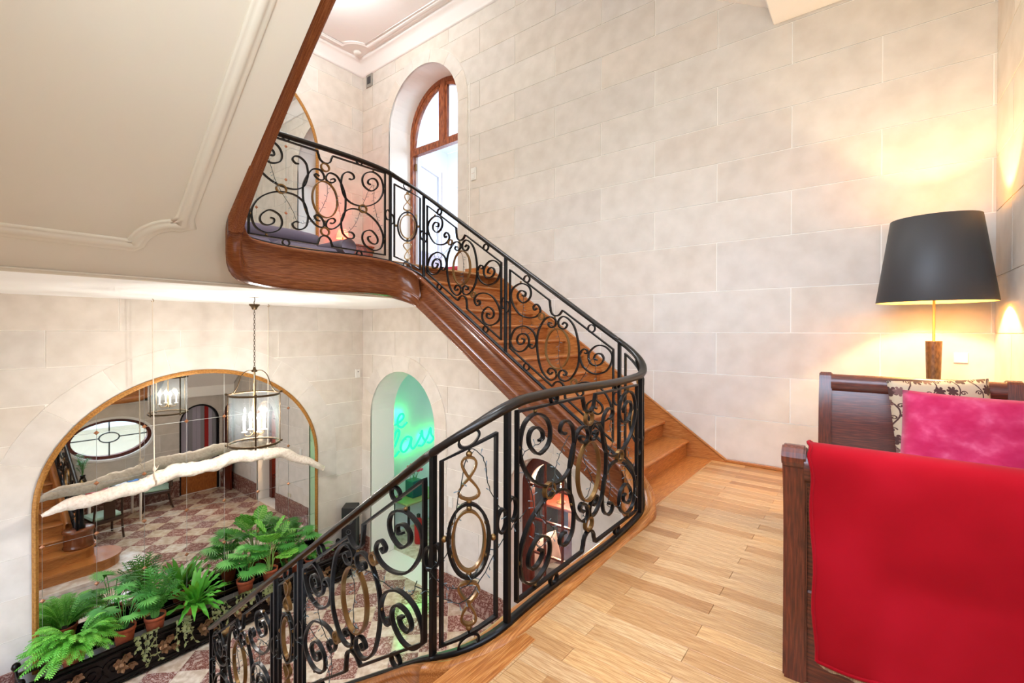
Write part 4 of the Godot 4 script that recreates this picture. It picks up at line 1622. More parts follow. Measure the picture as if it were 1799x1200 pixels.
	# the open leaf standing out from it, edge on
	var ol := struct("door_5", "dark open door leaf beside the arched hall door")
	st = st_new(false)
	var lp := PackedVector2Array([Vector2(5.62, HALL + 0.01), Vector2(6.09, HALL + 0.01), Vector2(6.09, -1.0)])
	for i in 9:
		var a := PI / 2.0 * i / 8.0
		lp.append(Vector2(6.09 - 0.47 * sin(a), -1.0 + 0.4 * cos(a) * sin(PI / 2 + a * 0.0) - 0.0) if false else Vector2(6.09 - 0.47 * sin(a), -1.0 + 0.42 * cos(PI / 2 - a)))
	lp.append(Vector2(5.62, -0.62))
	prism(st, PackedVector2Array([Vector2(5.62, HALL + 0.01), Vector2(6.09, HALL + 0.01), Vector2(6.09, -0.95), Vector2(5.95, -0.72), Vector2(5.76, -0.6), Vector2(5.62, -0.58)]), func(u, v, q): return Vector3(u, v, q), 0.1, 0.15)
	part(ol, "leaf", done(st), M.door_wood)

func side_room(called: String, label: String, x0: float, x1: float, y0: float, y1: float, z0: float, z1: float, wall_m: Material, floor_m: Material, hole := Rect2()):
	# five thick sides behind the long wall; hole is a window in the back (x, y)
	var t := struct(called, label)
	part(t, "floor", bx(Vector3(x0 - 0.1, y0 - 0.15, z0), Vector3(x1 + 0.1, y0, z1), 0.001), floor_m)
	part(t, "ceiling", bx(Vector3(x0 - 0.1, y1, z0), Vector3(x1 + 0.1, y1 + 0.15, z1), 0.001), wall_m)
	part(t, "side_wall", bx(Vector3(x0 - 0.15, y0, z0), Vector3(x0, y1, z1), 0.001), wall_m)
	part(t, "side_wall", bx(Vector3(x1, y0, z0), Vector3(x1 + 0.15, y1, z1), 0.001), wall_m)
	if hole.size == Vector2.ZERO:
		part(t, "back_wall", bx(Vector3(x0 - 0.15, y0, z0 - 0.15), Vector3(x1 + 0.15, y1, z0), 0.001), wall_m)
	else:
		var a := hole.position
		var b := hole.end
		for r in [[x0 - 0.15, y0, a.x, y1], [b.x, y0, x1 + 0.15, y1], [a.x, y0, b.x, a.y], [a.x, b.y, b.x, y1]]:
			part(t, "back_wall", bx(Vector3(r[0], r[1], z0 - 0.15), Vector3(r[2], r[3], z0), 0.001), wall_m)
	return t

func build_beyond():
	# --- bright room behind the gallery doorway
	side_room("wall_upper_room", "white room behind the gallery doorway", -2.2, 3.2, GAL, 6.3, -4.2, -0.5, M.room_white, M.plank[1], Rect2(-1.9, 2.9, 0.9, 2.4))
	var p := thing("painting", "tall colourful abstract painting in the white room", "painting")
	part(p, "canvas", bx(Vector3(-0.72, 2.75, -4.18), Vector3(0.25, 4.95, -4.15), 0.002), M.green_edge)
	var st := st_new(false)
	grid(st, [PackedVector3Array([Vector3(-0.71, 2.76, -4.148), Vector3(-0.71, 4.94, -4.148)]), PackedVector3Array([Vector3(0.24, 2.76, -4.148), Vector3(0.24, 4.94, -4.148)])], false, false, true)
	part(p, "picture", done(st), M.abstract)
	p.position = Vector3.ZERO
	var s := thing("armchair", "red upholstered armchair inside the gallery doorway", "armchair")
	part(s, "seat", bx(Vector3(0.75, 2.2, -1.75), Vector3(1.35, 2.5, -1.15), 0.06), M.red_velvet)
	part(s, "backrest", bx(Vector3(0.75, 2.45, -1.95), Vector3(1.35, 2.95, -1.75), 0.07), M.red_velvet)
	for x in [0.8, 1.3]:
		for z in [-1.7, -1.2]:
			part(s, "leg", lathe_mesh([0.0, GAL, 0.02, GAL, 0.028, 2.2, 0.0, 2.2], Vector3(x, 0, z), 8), M.door_wood)
	var wd := thing("glass_cabinet", "pale blue glass cabinet standing in the white room", "cabinet")
	part(wd, "body", bx(Vector3(0.2, GAL, -3.2), Vector3(1.0, 3.6, -2.8), 0.02), M.pale_blue)
	part(wd, "shelf_edge", bx(Vector3(0.18, 3.0, -2.8), Vector3(1.02, 3.04, -2.76), 0.006), M.door_white)
	area("upper_room_daylight", Vector3(-1.45, 4.1, -4.1), Vector3(0.35, -0.1, 1), Vector2(0.9, 2.4), Color(0.82, 0.91, 1.0), ROOM_DAY)
	area("upper_room_daylight_side", Vector3(3.0, 4.2, -2.6), Vector3(-1, 0, 0.0), Vector2(1.6, 2.2), Color(0.82, 0.91, 1.0), ROOM_DAY * 0.7)
	# --- neon room behind the round arch of the hall
	side_room("wall_neon_room", "small white room with a neon sign behind the hall arch", -0.32, 2.35, HALL, 0.75, -2.9, -0.5, M.room_white, M.pale[0])
	build_neon()
	var tb := thing("desk", "pale wooden desk with dark legs in the neon room", "desk")
	part(tb, "desk_top", bx(Vector3(-0.28, -2.09, -1.75), Vector3(0.3, -2.05, -0.78), 0.01), M.desk_top)
	for q in [[-0.22, -1.68], [-0.22, -0.86], [0.24, -1.68], [0.24, -0.86]]:
		part(tb, "leg", bx(Vector3(q[0] - 0.02, HALL, q[1] - 0.02), Vector3(q[0] + 0.02, -2.09, q[1] + 0.02), 0.004), M.black_plastic)
	var pot := thing("flower_box", "dark teal square box of pink flowers on the desk", "flower box")
	part(pot, "box", bx(Vector3(-0.12, -2.05, -1.3), Vector3(0.12, -1.72, -1.06), 0.01), M.teal)
	rng.seed = 41
	for i in 7:
		var b := Vector3(rng.randf_range(-0.08, 0.08), -1.72, -1.18 + rng.randf_range(-0.08, 0.08))
		var tip := b + Vector3(rng.randf_range(-0.12, 0.16), rng.randf_range(0.14, 0.32), rng.randf_range(-0.15, 0.15))
		part(pot, "stem", tube_mesh(smooth_pts(PackedVector3Array([b, (b + tip) / 2 + Vector3(0, 0.04, 0), tip]), 4), 0.005, 5), M.leaf_mid)
		for k in 5:
			var a := TAU * k / 5.0
			var pt := part(pot, "petal", lathe_mesh([0.0, -0.03, 0.02, -0.01, 0.024, 0.012, 0.0, 0.03], Vector3.ZERO, 8), M.pink_petal)
			pt.position = tip + Vector3(cos(a) * 0.025, 0.0, sin(a) * 0.025)
			pt.rotation = Vector3(0.5 * sin(a), 0, -0.5 * cos(a))
	var ex := thing("fire_extinguisher", "red fire extinguisher on the floor beside the desk", "fire extinguisher")
	part(ex, "body", lathe_mesh([0.0, HALL, 0.075, HALL, 0.08, HALL + 0.03, 0.08, HALL + 0.4, 0.06, HALL + 0.47, 0.02, HALL + 0.5, 0.0, HALL + 0.5], Vector3(0.42, 0, -0.95), 18), M.red_paint)
	part(ex, "valve", bx(Vector3(0.39, HALL + 0.49, -0.98), Vector3(0.45, HALL + 0.56, -0.92), 0.008), M.black_plastic)
	# --- warm room behind the glazed door
	side_room("wall_warm_room", "warmly lit room behind the glazed hall door", 2.5, 6.3, HALL, 0.3, -4.2, -0.5, M.warm_wall, M.warm_floor, Rect2(2.55, -1.6, 0.75, 1.5))
	var ct := thing("console_table", "reddish wooden side table behind the glazed door", "table")
	part(ct, "table_top", bx(Vector3(2.75, -1.74, -2.3), Vector3(4.1, -1.69, -1.7), 0.01), M.maho_x)
	for q in [[2.8, -2.25], [2.8, -1.75], [4.05, -2.25], [4.05, -1.75]]:
		part(ct, "leg", bx(Vector3(q[0] - 0.025, HALL, q[1] - 0.025), Vector3(q[0] + 0.025, -1.74, q[1] + 0.025), 0.004), M.maho_y)
	var lp := thing("table_lamp", "small brass table lamp glowing behind the glazed door", "lamp")
	part(lp, "base", lathe_mesh([0.0, -1.69, 0.08, -1.69, 0.08, -1.67, 0.03, -1.65, 0.014, -1.6, 0.012, -1.36, 0.0, -1.36], Vector3(3.05, 0, -1.9), 16), M.brass)
	part(lp, "bulb", lathe_mesh([0.0, -1.36, 0.02, -1.35, 0.035, -1.31, 0.03, -1.28, 0.0, -1.26], Vector3(3.05, 0, -1.9), 14), glow(Color(1.0, 0.78, 0.5), 30.0))
	omni("warm_room_lamp", Vector3(3.05, -1.31, -1.9), Color(1.0, 0.82, 0.64), 5.0, 0.04)
	var sp := thing("bare_bulb_lamp", "bare bright bulb hanging behind the glazed door", "lamp")
	part(sp, "bulb", lathe_mesh([0.0, -1.06, 0.015, -1.055, 0.024, -1.025, 0.018, -1.0, 0.0, -0.99], Vector3(3.686, 0, -0.9), 14), glow(Color(1.0, 0.92, 0.8), 120.0))
	part(sp, "cord", tube_mesh(P3([3.686, -0.99, -0.9, 3.686, 0.3, -0.9]), 0.004, 6), M.black_plastic)
	omni("bare_bulb", Vector3(3.686, -1.03, -0.9), Color(1.0, 0.88, 0.76), 2.0, 0.03)
	var cb := thing("cushion", "pale patterned cushion seen low through the glazed door", "cushion")
	part(cb, "cover", cushion_mesh(0.5, 0.55, 0.16), M.pale_print)
	cb.position = Vector3(3.3, -2.1, -1.0)
	cb.rotation = Vector3(0.2, 0.9, 0.25)
	to_rebase.erase(cb)
	var ch := thing("bench", "dark low bench under the pale cushion", "bench")
	part(ch, "seat", bx(Vector3(2.9, HALL + 0.32, -1.3), Vector3(3.7, HALL + 0.4, -0.75), 0.02), M.dark_grey)
	for q in [[2.95, -1.25], [3.65, -1.25], [2.95, -0.8], [3.65, -0.8]]:
		part(ch, "leg", bx(Vector3(q[0] - 0.02, HALL, q[1] - 0.02), Vector3(q[0] + 0.02, HALL + 0.32, q[1] + 0.02), 0.003), M.dark_grey)
	# --- the house across the street, seen through the oval window
	var b := thing("house", "cream house front across the street beyond the oval window", "building")
	part(b, "facade", bx(Vector3(13.0, HALL - 0.6, -10), Vector3(13.5, 9.0, 12), 0.02), M.cream)
	part(b, "awning", bx(Vector3(12.4, -1.9, -9), Vector3(13.0, -0.5, 11), 0.03), M.awning)
	for i in 9:
		var z := -8.5 + i * 2.3
		var wf := part(b, "window_frame", bx(Vector3(12.94, 0.1, z), Vector3(13.0, 1.8, z + 1.3), 0.01), M.white)
		part(wf, "window_pane", bx(Vector3(12.93, 0.2, z + 0.1), Vector3(12.945, 1.7, z + 0.6), 0.003), M.dark_pane)
		part(wf, "window_pane", bx(Vector3(12.93, 0.2, z + 0.7), Vector3(12.945, 1.7, z + 1.2), 0.003), M.dark_pane)
	var rd := struct("ground", "street outside the oval window")
	part(rd, "paving", bx(Vector3(6.5, HALL - 0.8, -14), Vector3(13.0, HALL - 0.6, 14), 0.01), M.joint)

const ROOM_DAY := 12.0

# neon lettering: glass tubes on the neon room's side wall, a row above and a row below
func build_neon():
	var t := thing("neon_sign", "green neon script sign glowing on the white wall", "neon sign")
	var f := func(u, v): return Vector3(-0.262, v, -u)
	# strokes in (distance into the room, height)
	var rowa := -0.62
	var strokes := [
		[0.62, -0.62, 0.72, -0.42, 0.80, -0.36, 0.86, -0.4, 0.84, -0.5, 0.78, -0.6, 0.74, -0.66],
		[0.86, -0.62, 1.0, -0.58, 1.12, -0.5, 1.12, -0.42, 1.04, -0.42, 0.98, -0.52, 1.0, -0.64, 1.1, -0.68, 1.22, -0.6],
		[0.72, -1.08, 0.60, -0.95, 0.52, -1.05, 0.5, -1.2, 0.6, -1.28, 0.74, -1.2],
		[0.74, -1.2, 0.9, -1.05, 1.02, -0.82, 1.0, -0.72, 0.92, -0.8, 0.86, -1.02, 0.86, -1.18, 0.92, -1.24, 1.02, -1.16],
		[1.34, -0.94, 1.22, -0.9, 1.1, -0.98, 1.06, -1.12, 1.14, -1.2, 1.26, -1.12, 1.34, -0.94, 1.32, -1.1, 1.38, -1.18, 1.46, -1.12],
		[1.46, -1.12, 1.58, -0.96, 1.62, -0.84, 1.64, -0.98, 1.7, -1.08, 1.62, -1.16, 1.52, -1.14],
		[1.7, -1.1, 1.8, -0.96, 1.86, -0.82, 1.88, -0.96, 1.95, -1.06, 1.86, -1.14, 1.77, -1.12]]
	for s in strokes:
		var p := PackedVector3Array()
		for i in range(0, s.size(), 2):
			p.append(f.call(s[i], s[i + 1]))
		part(t, "tube", tube_mesh(smooth_pts(p, 5), 0.022, 8), M.neon)
		omni("neon_light", p[p.size() / 2], Color(0.1, 1.0, 0.5), 0.07, 0.01)
	for q in [[0.8, -0.4], [1.0, -0.75], [1.2, -0.95], [1.6, -0.9], [1.85, -0.9], [0.6, -1.0]]:
		part(t, "holder", tube_mesh(PackedVector3Array([f.call(q[0], q[1]), f.call(q[0], q[1]) + Vector3(-0.055, 0, 0)]), 0.008, 6), M.black_plastic)
	area("neon_room_daylight", Vector3(2.3, -0.6, -1.6), Vector3(-1, 0, 0), Vector2(1.2, 1.6), Color(0.8, 0.9, 1.0), 0.8)

# ---------------------------------------------------------------- landing: bed, lamp

# soft square cushion about the origin, standing in the xy plane, thick along z
func cushion_mesh(w: float, h: float, t: float, sag := 0.12, with_uv := false) -> ArrayMesh:
	var st := st_new()
	var n := 18
	for side in [1.0, -1.0]:
		var rows := []
		for i in n + 1:
			var row := PackedVector3Array()
			for j in n + 1:
				var u := -1.0 + 2.0 * i / n
				var v := -1.0 + 2.0 * j / n
				var puff := pow((1.0 - u * u * u * u) * (1.0 - v * v * v * v), 0.55)
				var pinx := 1.0 - sag * 0.5 * (1.0 - v * v) * 0.35 - 0.0
				var piny := 1.0 - sag * 0.5 * (1.0 - u * u) * 0.55
				var wob := 0.006 * sin(7.0 * u + 3.0 * v) + 0.005 * sin(5.0 * v - 4.0 * u)
				row.append(Vector3(u * w / 2 * pinx, v * h / 2 * piny, side * (t / 2 * puff + wob * puff)))
			if side < 0:
				row.reverse()
			rows.append(row)
		grid(st, rows, false, false, with_uv)
	return done(st)

# outline of a sleigh board in (forward, up): a strip that leans outwards and ends in a roll
func sleigh(height: float, th: float, roll: float) -> PackedVector2Array:
	var mid := smooth2(P2([0.0, 0.0, 0.0, height * 0.45, 0.006, height * 0.68, 0.026, height * 0.85, 0.05, height - roll]), 5)
	var a := PackedVector2Array()
	var b := PackedVector2Array()
	for i in mid.size():
		var t := (mid[mini(i + 1, mid.size() - 1)] - mid[maxi(i - 1, 0)]).normalized()
		var n := Vector2(-t.y, t.x)
		a.append(mid[i] + n * th / 2)
		b.append(mid[i] - n * th / 2)
	var c := Vector2(0.058, height - roll)
	var arc := PackedVector2Array()
	for i in 11:
		var g := PI * 0.98 - (PI * 1.38) * i / 10.0
		arc.append(c + Vector2(cos(g), sin(g)) * roll)
	var out := PackedVector2Array(a)
	out.append_array(arc)
	b.reverse()
	out.append_array(b)
	return out

func sleigh_board(t: Node, z: float, dirz: float, height: float, x0: float, x1: float, called: String):
	var f := func(u, v, d): return Vector3(d, v, z + dirz * u)
	var st := st_new()
	# posts at the ends, thick and rounded
	for x in [x0, x1 - 0.075]:
		st = st_new(false)
		prism(st, sleigh(height, 0.062, 0.042), f, x + 0.006, x + 0.069)
		var ins := Geometry2D.offset_polygon(sleigh(height, 0.062, 0.042), -0.006)
		prism(st, ins[0], f, x, x + 0.075)
		part(t, called + "_post", done(st), M.maho_y)
	st = st_new(false)
	prism(st, sleigh(height - 0.05, 0.024, 0.02), f, x0 + 0.07, x1 - 0.07)
	part(t, called + "_panel", done(st), M.maho_x)
	# rolled top rail
	var rows := []
	for x in [x0 + 0.07, x1 - 0.07]:
		var row := PackedVector3Array()
		for i in 20:
			var a := TAU * i / 20.0
			row.append(f.call(0.046 + 0.05 * cos(a), height - 0.072 + 0.06 * sin(a), x))
		rows.append(row)
	st = st_new()
	grid(st, rows, false, true)
	part(t, called + "_top_rail", done(st), M.maho_x)
	part(t, called + "_bottom_rail", bx(Vector3(x0 + 0.07, 0.2, z - 0.02), Vector3(x1 - 0.07, 0.34, z + 0.02), 0.006), M.maho_x)

func build_landing_things():
	var b := thing("sleigh_bed", "dark red mahogany sleigh bed standing against the stone wall corner", "bed")
	sleigh_board(b, 0.98, -1.0, 1.0, 6.975, 7.96, "headboard")
	sleigh_board(b, 2.86, 1.0, 0.875, 7.01, 7.96, "footboard")
	for x in [7.02, 7.92]:
		part(b, "side_rail", bx(Vector3(x - 0.015, 0.2, 1.0), Vector3(x + 0.015, 0.36, 2.85), 0.006), M.maho_x)
	part(b, "slats", bx(Vector3(7.04, 0.22, 1.0), Vector3(7.9, 0.25, 2.84), 0.004), M.maho_x)
	var mt := thing("mattress", "pale mattress lying in the sleigh bed", "mattress")
	part(mt, "cover", bx(Vector3(7.045, 0.25, 1.03), Vector3(7.895, 0.47, 2.80), 0.05), M.sheet)
	# cushions against the headboard
	var c1 := thing("patterned_cushion", "beige cushion woven with brown leaves and curls, behind the pink cushion", "cushion", "", Vector3(7.60, 0.73, 1.13))
	part(c1, "cover", cushion_mesh(0.50, 0.54, 0.15, 0.12, true), M.leafy)
	c1.rotation = Vector3(-0.14, 0.35, 0.06)
	var c2 := thing("pink_cushion", "bright pink crushed velvet cushion on the bed", "cushion", "", Vector3(7.68, 0.70, 1.36))
	part(c2, "cover", cushion_mesh(0.56, 0.48, 0.17), M.pink)
	c2.rotation = Vector3(-0.2, -0.06, -0.03)
	# red velvet throw over the footboard, with a fur lining
	var t := thing("velvet_throw", "crimson velvet throw with tan fur lining draped over the footboard", "throw")
	var prof := PackedVector2Array()
	for q in [[2.80, 0.47], [2.815, 0.62], [2.84, 0.76], [2.862, 0.845], [2.895, 0.885], [2.93, 0.888], [2.965, 0.868], [2.982, 0.82], [2.984, 0.7], [2.986, 0.5], [2.99, 0.33], [2.994, 0.165]]:
		prof.append(Vector2(q[0], q[1]))
	prof = smooth2(prof, 4)
	for layer in 2:
		var st := st_new()
		var rows := []
		var m := prof.size()
		for i in m:
			var k := float(i) / (m - 1)
			var row := PackedVector3Array()
			for j in 41:
				var a := j / 40.0
				var left := 7.093 + 0.028 * clampf((k - 0.45) / 0.55, 0, 1) + 0.004 * sin(k * 40.0)
				var x := lerpf(left, 7.955, a)
				var hang := clampf((k - 0.5) * 2.0, 0, 1)
				var z := prof[i].x + hang * (0.006 * sin(a * 9.0 + 1.0) + 0.004 * sin(a * 23.0 + k * 5.0)) - (0.006 if layer == 1 else 0.0) * (1.0 if k > 0.4 else -1.0)
				var y := prof[i].y - (0.0 if layer == 0 else 0.005 * clampf(1.0 - hang, 0, 1))
				if hang > 0.0:
					y -= hang * hang * (-0.03 * a + 0.005 * sin(a * 13.0)) + ((0.01 + 0.012 * absf(sin(a * 90.0))) * hang * hang if layer == 1 else 0.0)
				row.append(Vector3(x, y, z))
			rows.append(row)
		grid(st, rows)
		if layer == 0:
			# thickness at the rims
			var rim := PackedVector3Array()
			for i in m:
				rim.append(rows[i][0])
			tube(st, rim, 0.006, 6)
			var rim2 := PackedVector3Array()
			for v in rows[m - 1]:
				rim2.append(v)
			tube(st, rim2, 0.006, 6)
		part(t, "velvet" if layer == 0 else "fur_lining", done(st), M.throw if layer == 0 else M.fur)
	# side table behind the headboard with the lamp
	var s := thing("bedside_table", "small dark table behind the headboard carrying the lamp", "table")
	part(s, "table_top", bx(Vector3(7.32, 0.6, 0.18), Vector3(7.9, 0.63, 0.72), 0.006), M.maho_x)
	for q in [[7.36, 0.22], [7.86, 0.22], [7.36, 0.68], [7.86, 0.68]]:
		part(s, "leg", bx(Vector3(q[0] - 0.02, 0.0, q[1] - 0.02), Vector3(q[0] + 0.02, 0.6, q[1] + 0.02), 0.004), M.maho_y)
	var l := thing("table_lamp", "tall table lamp with a black shade and bronze column behind the bed", "lamp")
	var lc := Vector3(7.612, 0, 0.45)
	part(l, "base", lathe_mesh([0.0, 0.63, 0.1, 0.63, 0.1, 0.645, 0.05, 0.66, 0.0, 0.66], lc, 24), M.dark_brass)
	part(l, "column", lathe_mesh([0.0, 0.65, 0.036, 0.65, 0.038, 0.9, 0.0455, 1.21, 0.046, 1.222, 0.0, 1.222], lc, 24), M.lamp_column)
	part(l, "stem", tube_mesh(PackedVector3Array([lc + Vector3(0, 1.22, 0), lc + Vector3(0, 1.70, 0)]), 0.008, 10), M.brass)
	part(l, "shade", lathe_mesh([0.324, 1.495, 0.326, 1.498, 0.244, 2.09, 0.241, 2.092], lc, 48, 1.0, 0.8), M.shade, "black fabric lamp shade")
	part(l, "shade_lining", lathe_mesh([0.321, 1.496, 0.24, 2.091], lc, 48, 1.0, 0.8), M.shade_in)
	for k in 3:
		var a := TAU * k / 3.0
		part(l, "spider_arm", tube_mesh(PackedVector3Array([lc + Vector3(0, 1.7, 0), lc + Vector3(0.297 * cos(a), 1.7, 0.237 * sin(a))]), 0.003, 6), M.brass)
	part(l, "bulb", lathe_mesh([0.0, 1.70, 0.016, 1.71, 0.03, 1.77, 0.032, 1.79, 0.02, 1.82, 0.0, 1.828], lc, 16), glow(Color(1.0, 0.82, 0.5), 30.0))
	omni("table_lamp_light", lc + Vector3(0, 1.785, 0), Color(1.0, 0.9, 0.68), LAMP, 0.035)
	# socket on the wall behind the lamp
	var k := thing("wall_socket", "white wall socket low behind the lamp", "socket")
	part(k, "plate", bx(Vector3(7.76, 1.05, 0.0), Vector3(7.84, 1.13, 0.01), 0.003), M.switch)

const LAMP := 1.75

# ---------------------------------------------------------------- gallery

func build_gallery_things():
	var g := GAL
	var s := thing("sofa", "grey violet velvet sofa with scrolled arms under the gallery mirror", "sofa")
	# back: a fat roll along the wall; seat towards the well
	var st := st_new()
	var rows := []
	for i in 21:
		var z := lerpf(1.12, 3.05, i / 20.0)
		var row := PackedVector3Array()
		var e := pow(absf(i / 10.0 - 1.0), 6.0)
		for k in 16:
			var a := TAU * k / 16.0
			var r := 0.115 * (1.0 - 0.25 * e)
			row.append(Vector3(0.42 + r * 1.15 * cos(a), g + 0.66 + r * sin(a), z))
		rows.append(row)
	grid(st, rows, false, true)
	cap(st, rows[0], true)
	cap(st, rows[20])
	part(s, "back_roll", done(st), M.sofa)
	part(s, "backrest", bx(Vector3(0.34, g + 0.12, 1.14), Vector3(0.56, g + 0.62, 3.03), 0.06), M.sofa)
	part(s, "seat_cushion", bx(Vector3(0.52, g + 0.26, 1.16), Vector3(1.2, g + 0.44, 2.08), 0.06), M.sofa)
	part(s, "seat_cushion", bx(Vector3(0.52, g + 0.26, 2.1), Vector3(1.2, g + 0.44, 3.02), 0.06), M.sofa)
	part(s, "base", bx(Vector3(0.34, g + 0.08, 1.12), Vector3(1.18, g + 0.28, 3.05), 0.03), M.sofa)
	for z in [1.02, 3.16]:
		st = st_new()
		rows = []
		for i in 9:
			var x := lerpf(0.36, 1.18, i / 8.0)
			var row := PackedVector3Array()
			for k in 16:
				var a := TAU * k / 16.0
				row.append(Vector3(x, g + 0.5 + 0.12 * sin(a), z + 0.12 * cos(a)))
			rows.append(row)
		grid(st, rows, false, true)
		cap(st, rows[0], true)
		cap(st, rows[8])
		var arm := part(s, "arm", done(st), M.sofa)
		part(arm, "arm_front", bx(Vector3(0.4, g + 0.06, z - 0.085), Vector3(1.17, g + 0.45, z + 0.085), 0.03), M.sofa)
	for q in [[0.42, 1.1], [1.1, 1.1], [0.42, 3.1], [1.1, 3.1]]:
		part(s, "foot", lathe_mesh([0.0, g, 0.025, g, 0.035, g + 0.08, 0.0, g + 0.08], Vector3(q[0], 0, q[1]), 10), M.chair_wood)
	var c := thing("side_cabinet", "small reddish wooden cabinet in the gallery corner carrying the red lamp", "cabinet")
	part(c, "body", bx(Vector3(0.08, g + 0.05, 0.12), Vector3(0.48, g + 0.68, 0.72), 0.006), M.cabinet)
	part(c, "cabinet_top", bx(Vector3(0.06, g + 0.68, 0.1), Vector3(0.5, g + 0.71, 0.74), 0.006), M.cabinet)
	part(c, "base", bx(Vector3(0.1, g, 0.14), Vector3(0.46, g + 0.05, 0.7), 0.004), M.cabinet)
	var dr := part(c, "door", bx(Vector3(0.48, g + 0.09, 0.16), Vector3(0.495, g + 0.64, 0.68), 0.004), M.cabinet)
	part(dr, "knob", ball(0.012), M.brass).position = Vector3(0.505, g + 0.38, 0.63)
	var l := thing("table_lamp", "small lamp with a pale shade glowing red on the gallery cabinet", "lamp")
	var lc := Vector3(0.24, g + 0.71, 0.55)
	part(l, "base", lathe_mesh([0.0, 0.0, 0.05, 0.0, 0.05, 0.012, 0.015, 0.02, 0.01, 0.12, 0.0, 0.12], lc, 16), M.brass)
	part(l, "shade", lathe_mesh([0.11, 0.1, 0.07, 0.25], lc, 24), M.red_shade, "pale pink lamp shade")
	part(l, "bulb", lathe_mesh([0.0, 0.12, 0.02, 0.135, 0.028, 0.16, 0.02, 0.19, 0.0, 0.195], lc, 12), glow(Color(1.0, 0.3, 0.2), 14.0))
	omni("red_lamp", lc + Vector3(0, 0.165, 0), Color(1.0, 0.32, 0.22), RED_LAMP, 0.03)
	var sd := thing("smoke_detector", "white smoke detector in the corner of the gallery ceiling", "smoke detector")
	part(sd, "body", lathe_mesh([0.0, CEIL, 0.065, CEIL, 0.065, CEIL - 0.02, 0.05, CEIL - 0.04, 0.03, CEIL - 0.045, 0.0, CEIL - 0.05], Vector3(0.33, 0, 0.33), 20), M.switch)
	var v := thing("wall_vent", "square grey ventilation grille high in the gallery corner", "vent")
	part(v, "frame", bx(Vector3(0.12, 5.63, 0.0), Vector3(0.3, 5.86, 0.02), 0.004), M.vent)
	part(v, "fan_grille", bx(Vector3(0.16, 5.68, 0.02), Vector3(0.26, 5.81, 0.026), 0.01), M.dark_grey)
	var sw := thing("light_switch", "white double light switch on the stone wall right of the gallery door", "switch")
	part(sw, "plate", bx(Vector3(2.69, 3.46, 0.0), Vector3(2.79, 3.64, 0.014), 0.004), M.switch)
	part(sw, "rocker", bx(Vector3(2.71, 3.56, 0.014), Vector3(2.77, 3.62, 0.02), 0.003), M.switch)
	part(sw, "rocker", bx(Vector3(2.71, 3.48, 0.014), Vector3(2.77, 3.54, 0.02), 0.003), M.switch)
	part(sw, "conduit", bx(Vector3(2.652, GAL, 0.0), Vector3(2.662, 4.9, 0.008), 0.002), M.joint)
	var cl := thing("ceiling_lamp", "round glowing lamp on the gallery ceiling", "lamp")
	part(cl, "bowl", lathe_mesh([0.16, CEIL, 0.16, CEIL - 0.03, 0.12, CEIL - 0.07, 0.0, CEIL - 0.09], Vector3(1.7, 0, 1.75), 24), glow(Color(1.0, 0.9, 0.78), 3.0))
	omni("gallery_lamp", Vector3(1.7, CEIL - 0.2, 1.75), Color(0.97, 0.985, 1.0), GAL_LAMP, 0.12)

const RED_LAMP := 0.6
const GAL_LAMP := 2.5
const LANTERN := 3.2

# ---------------------------------------------------------------- hall

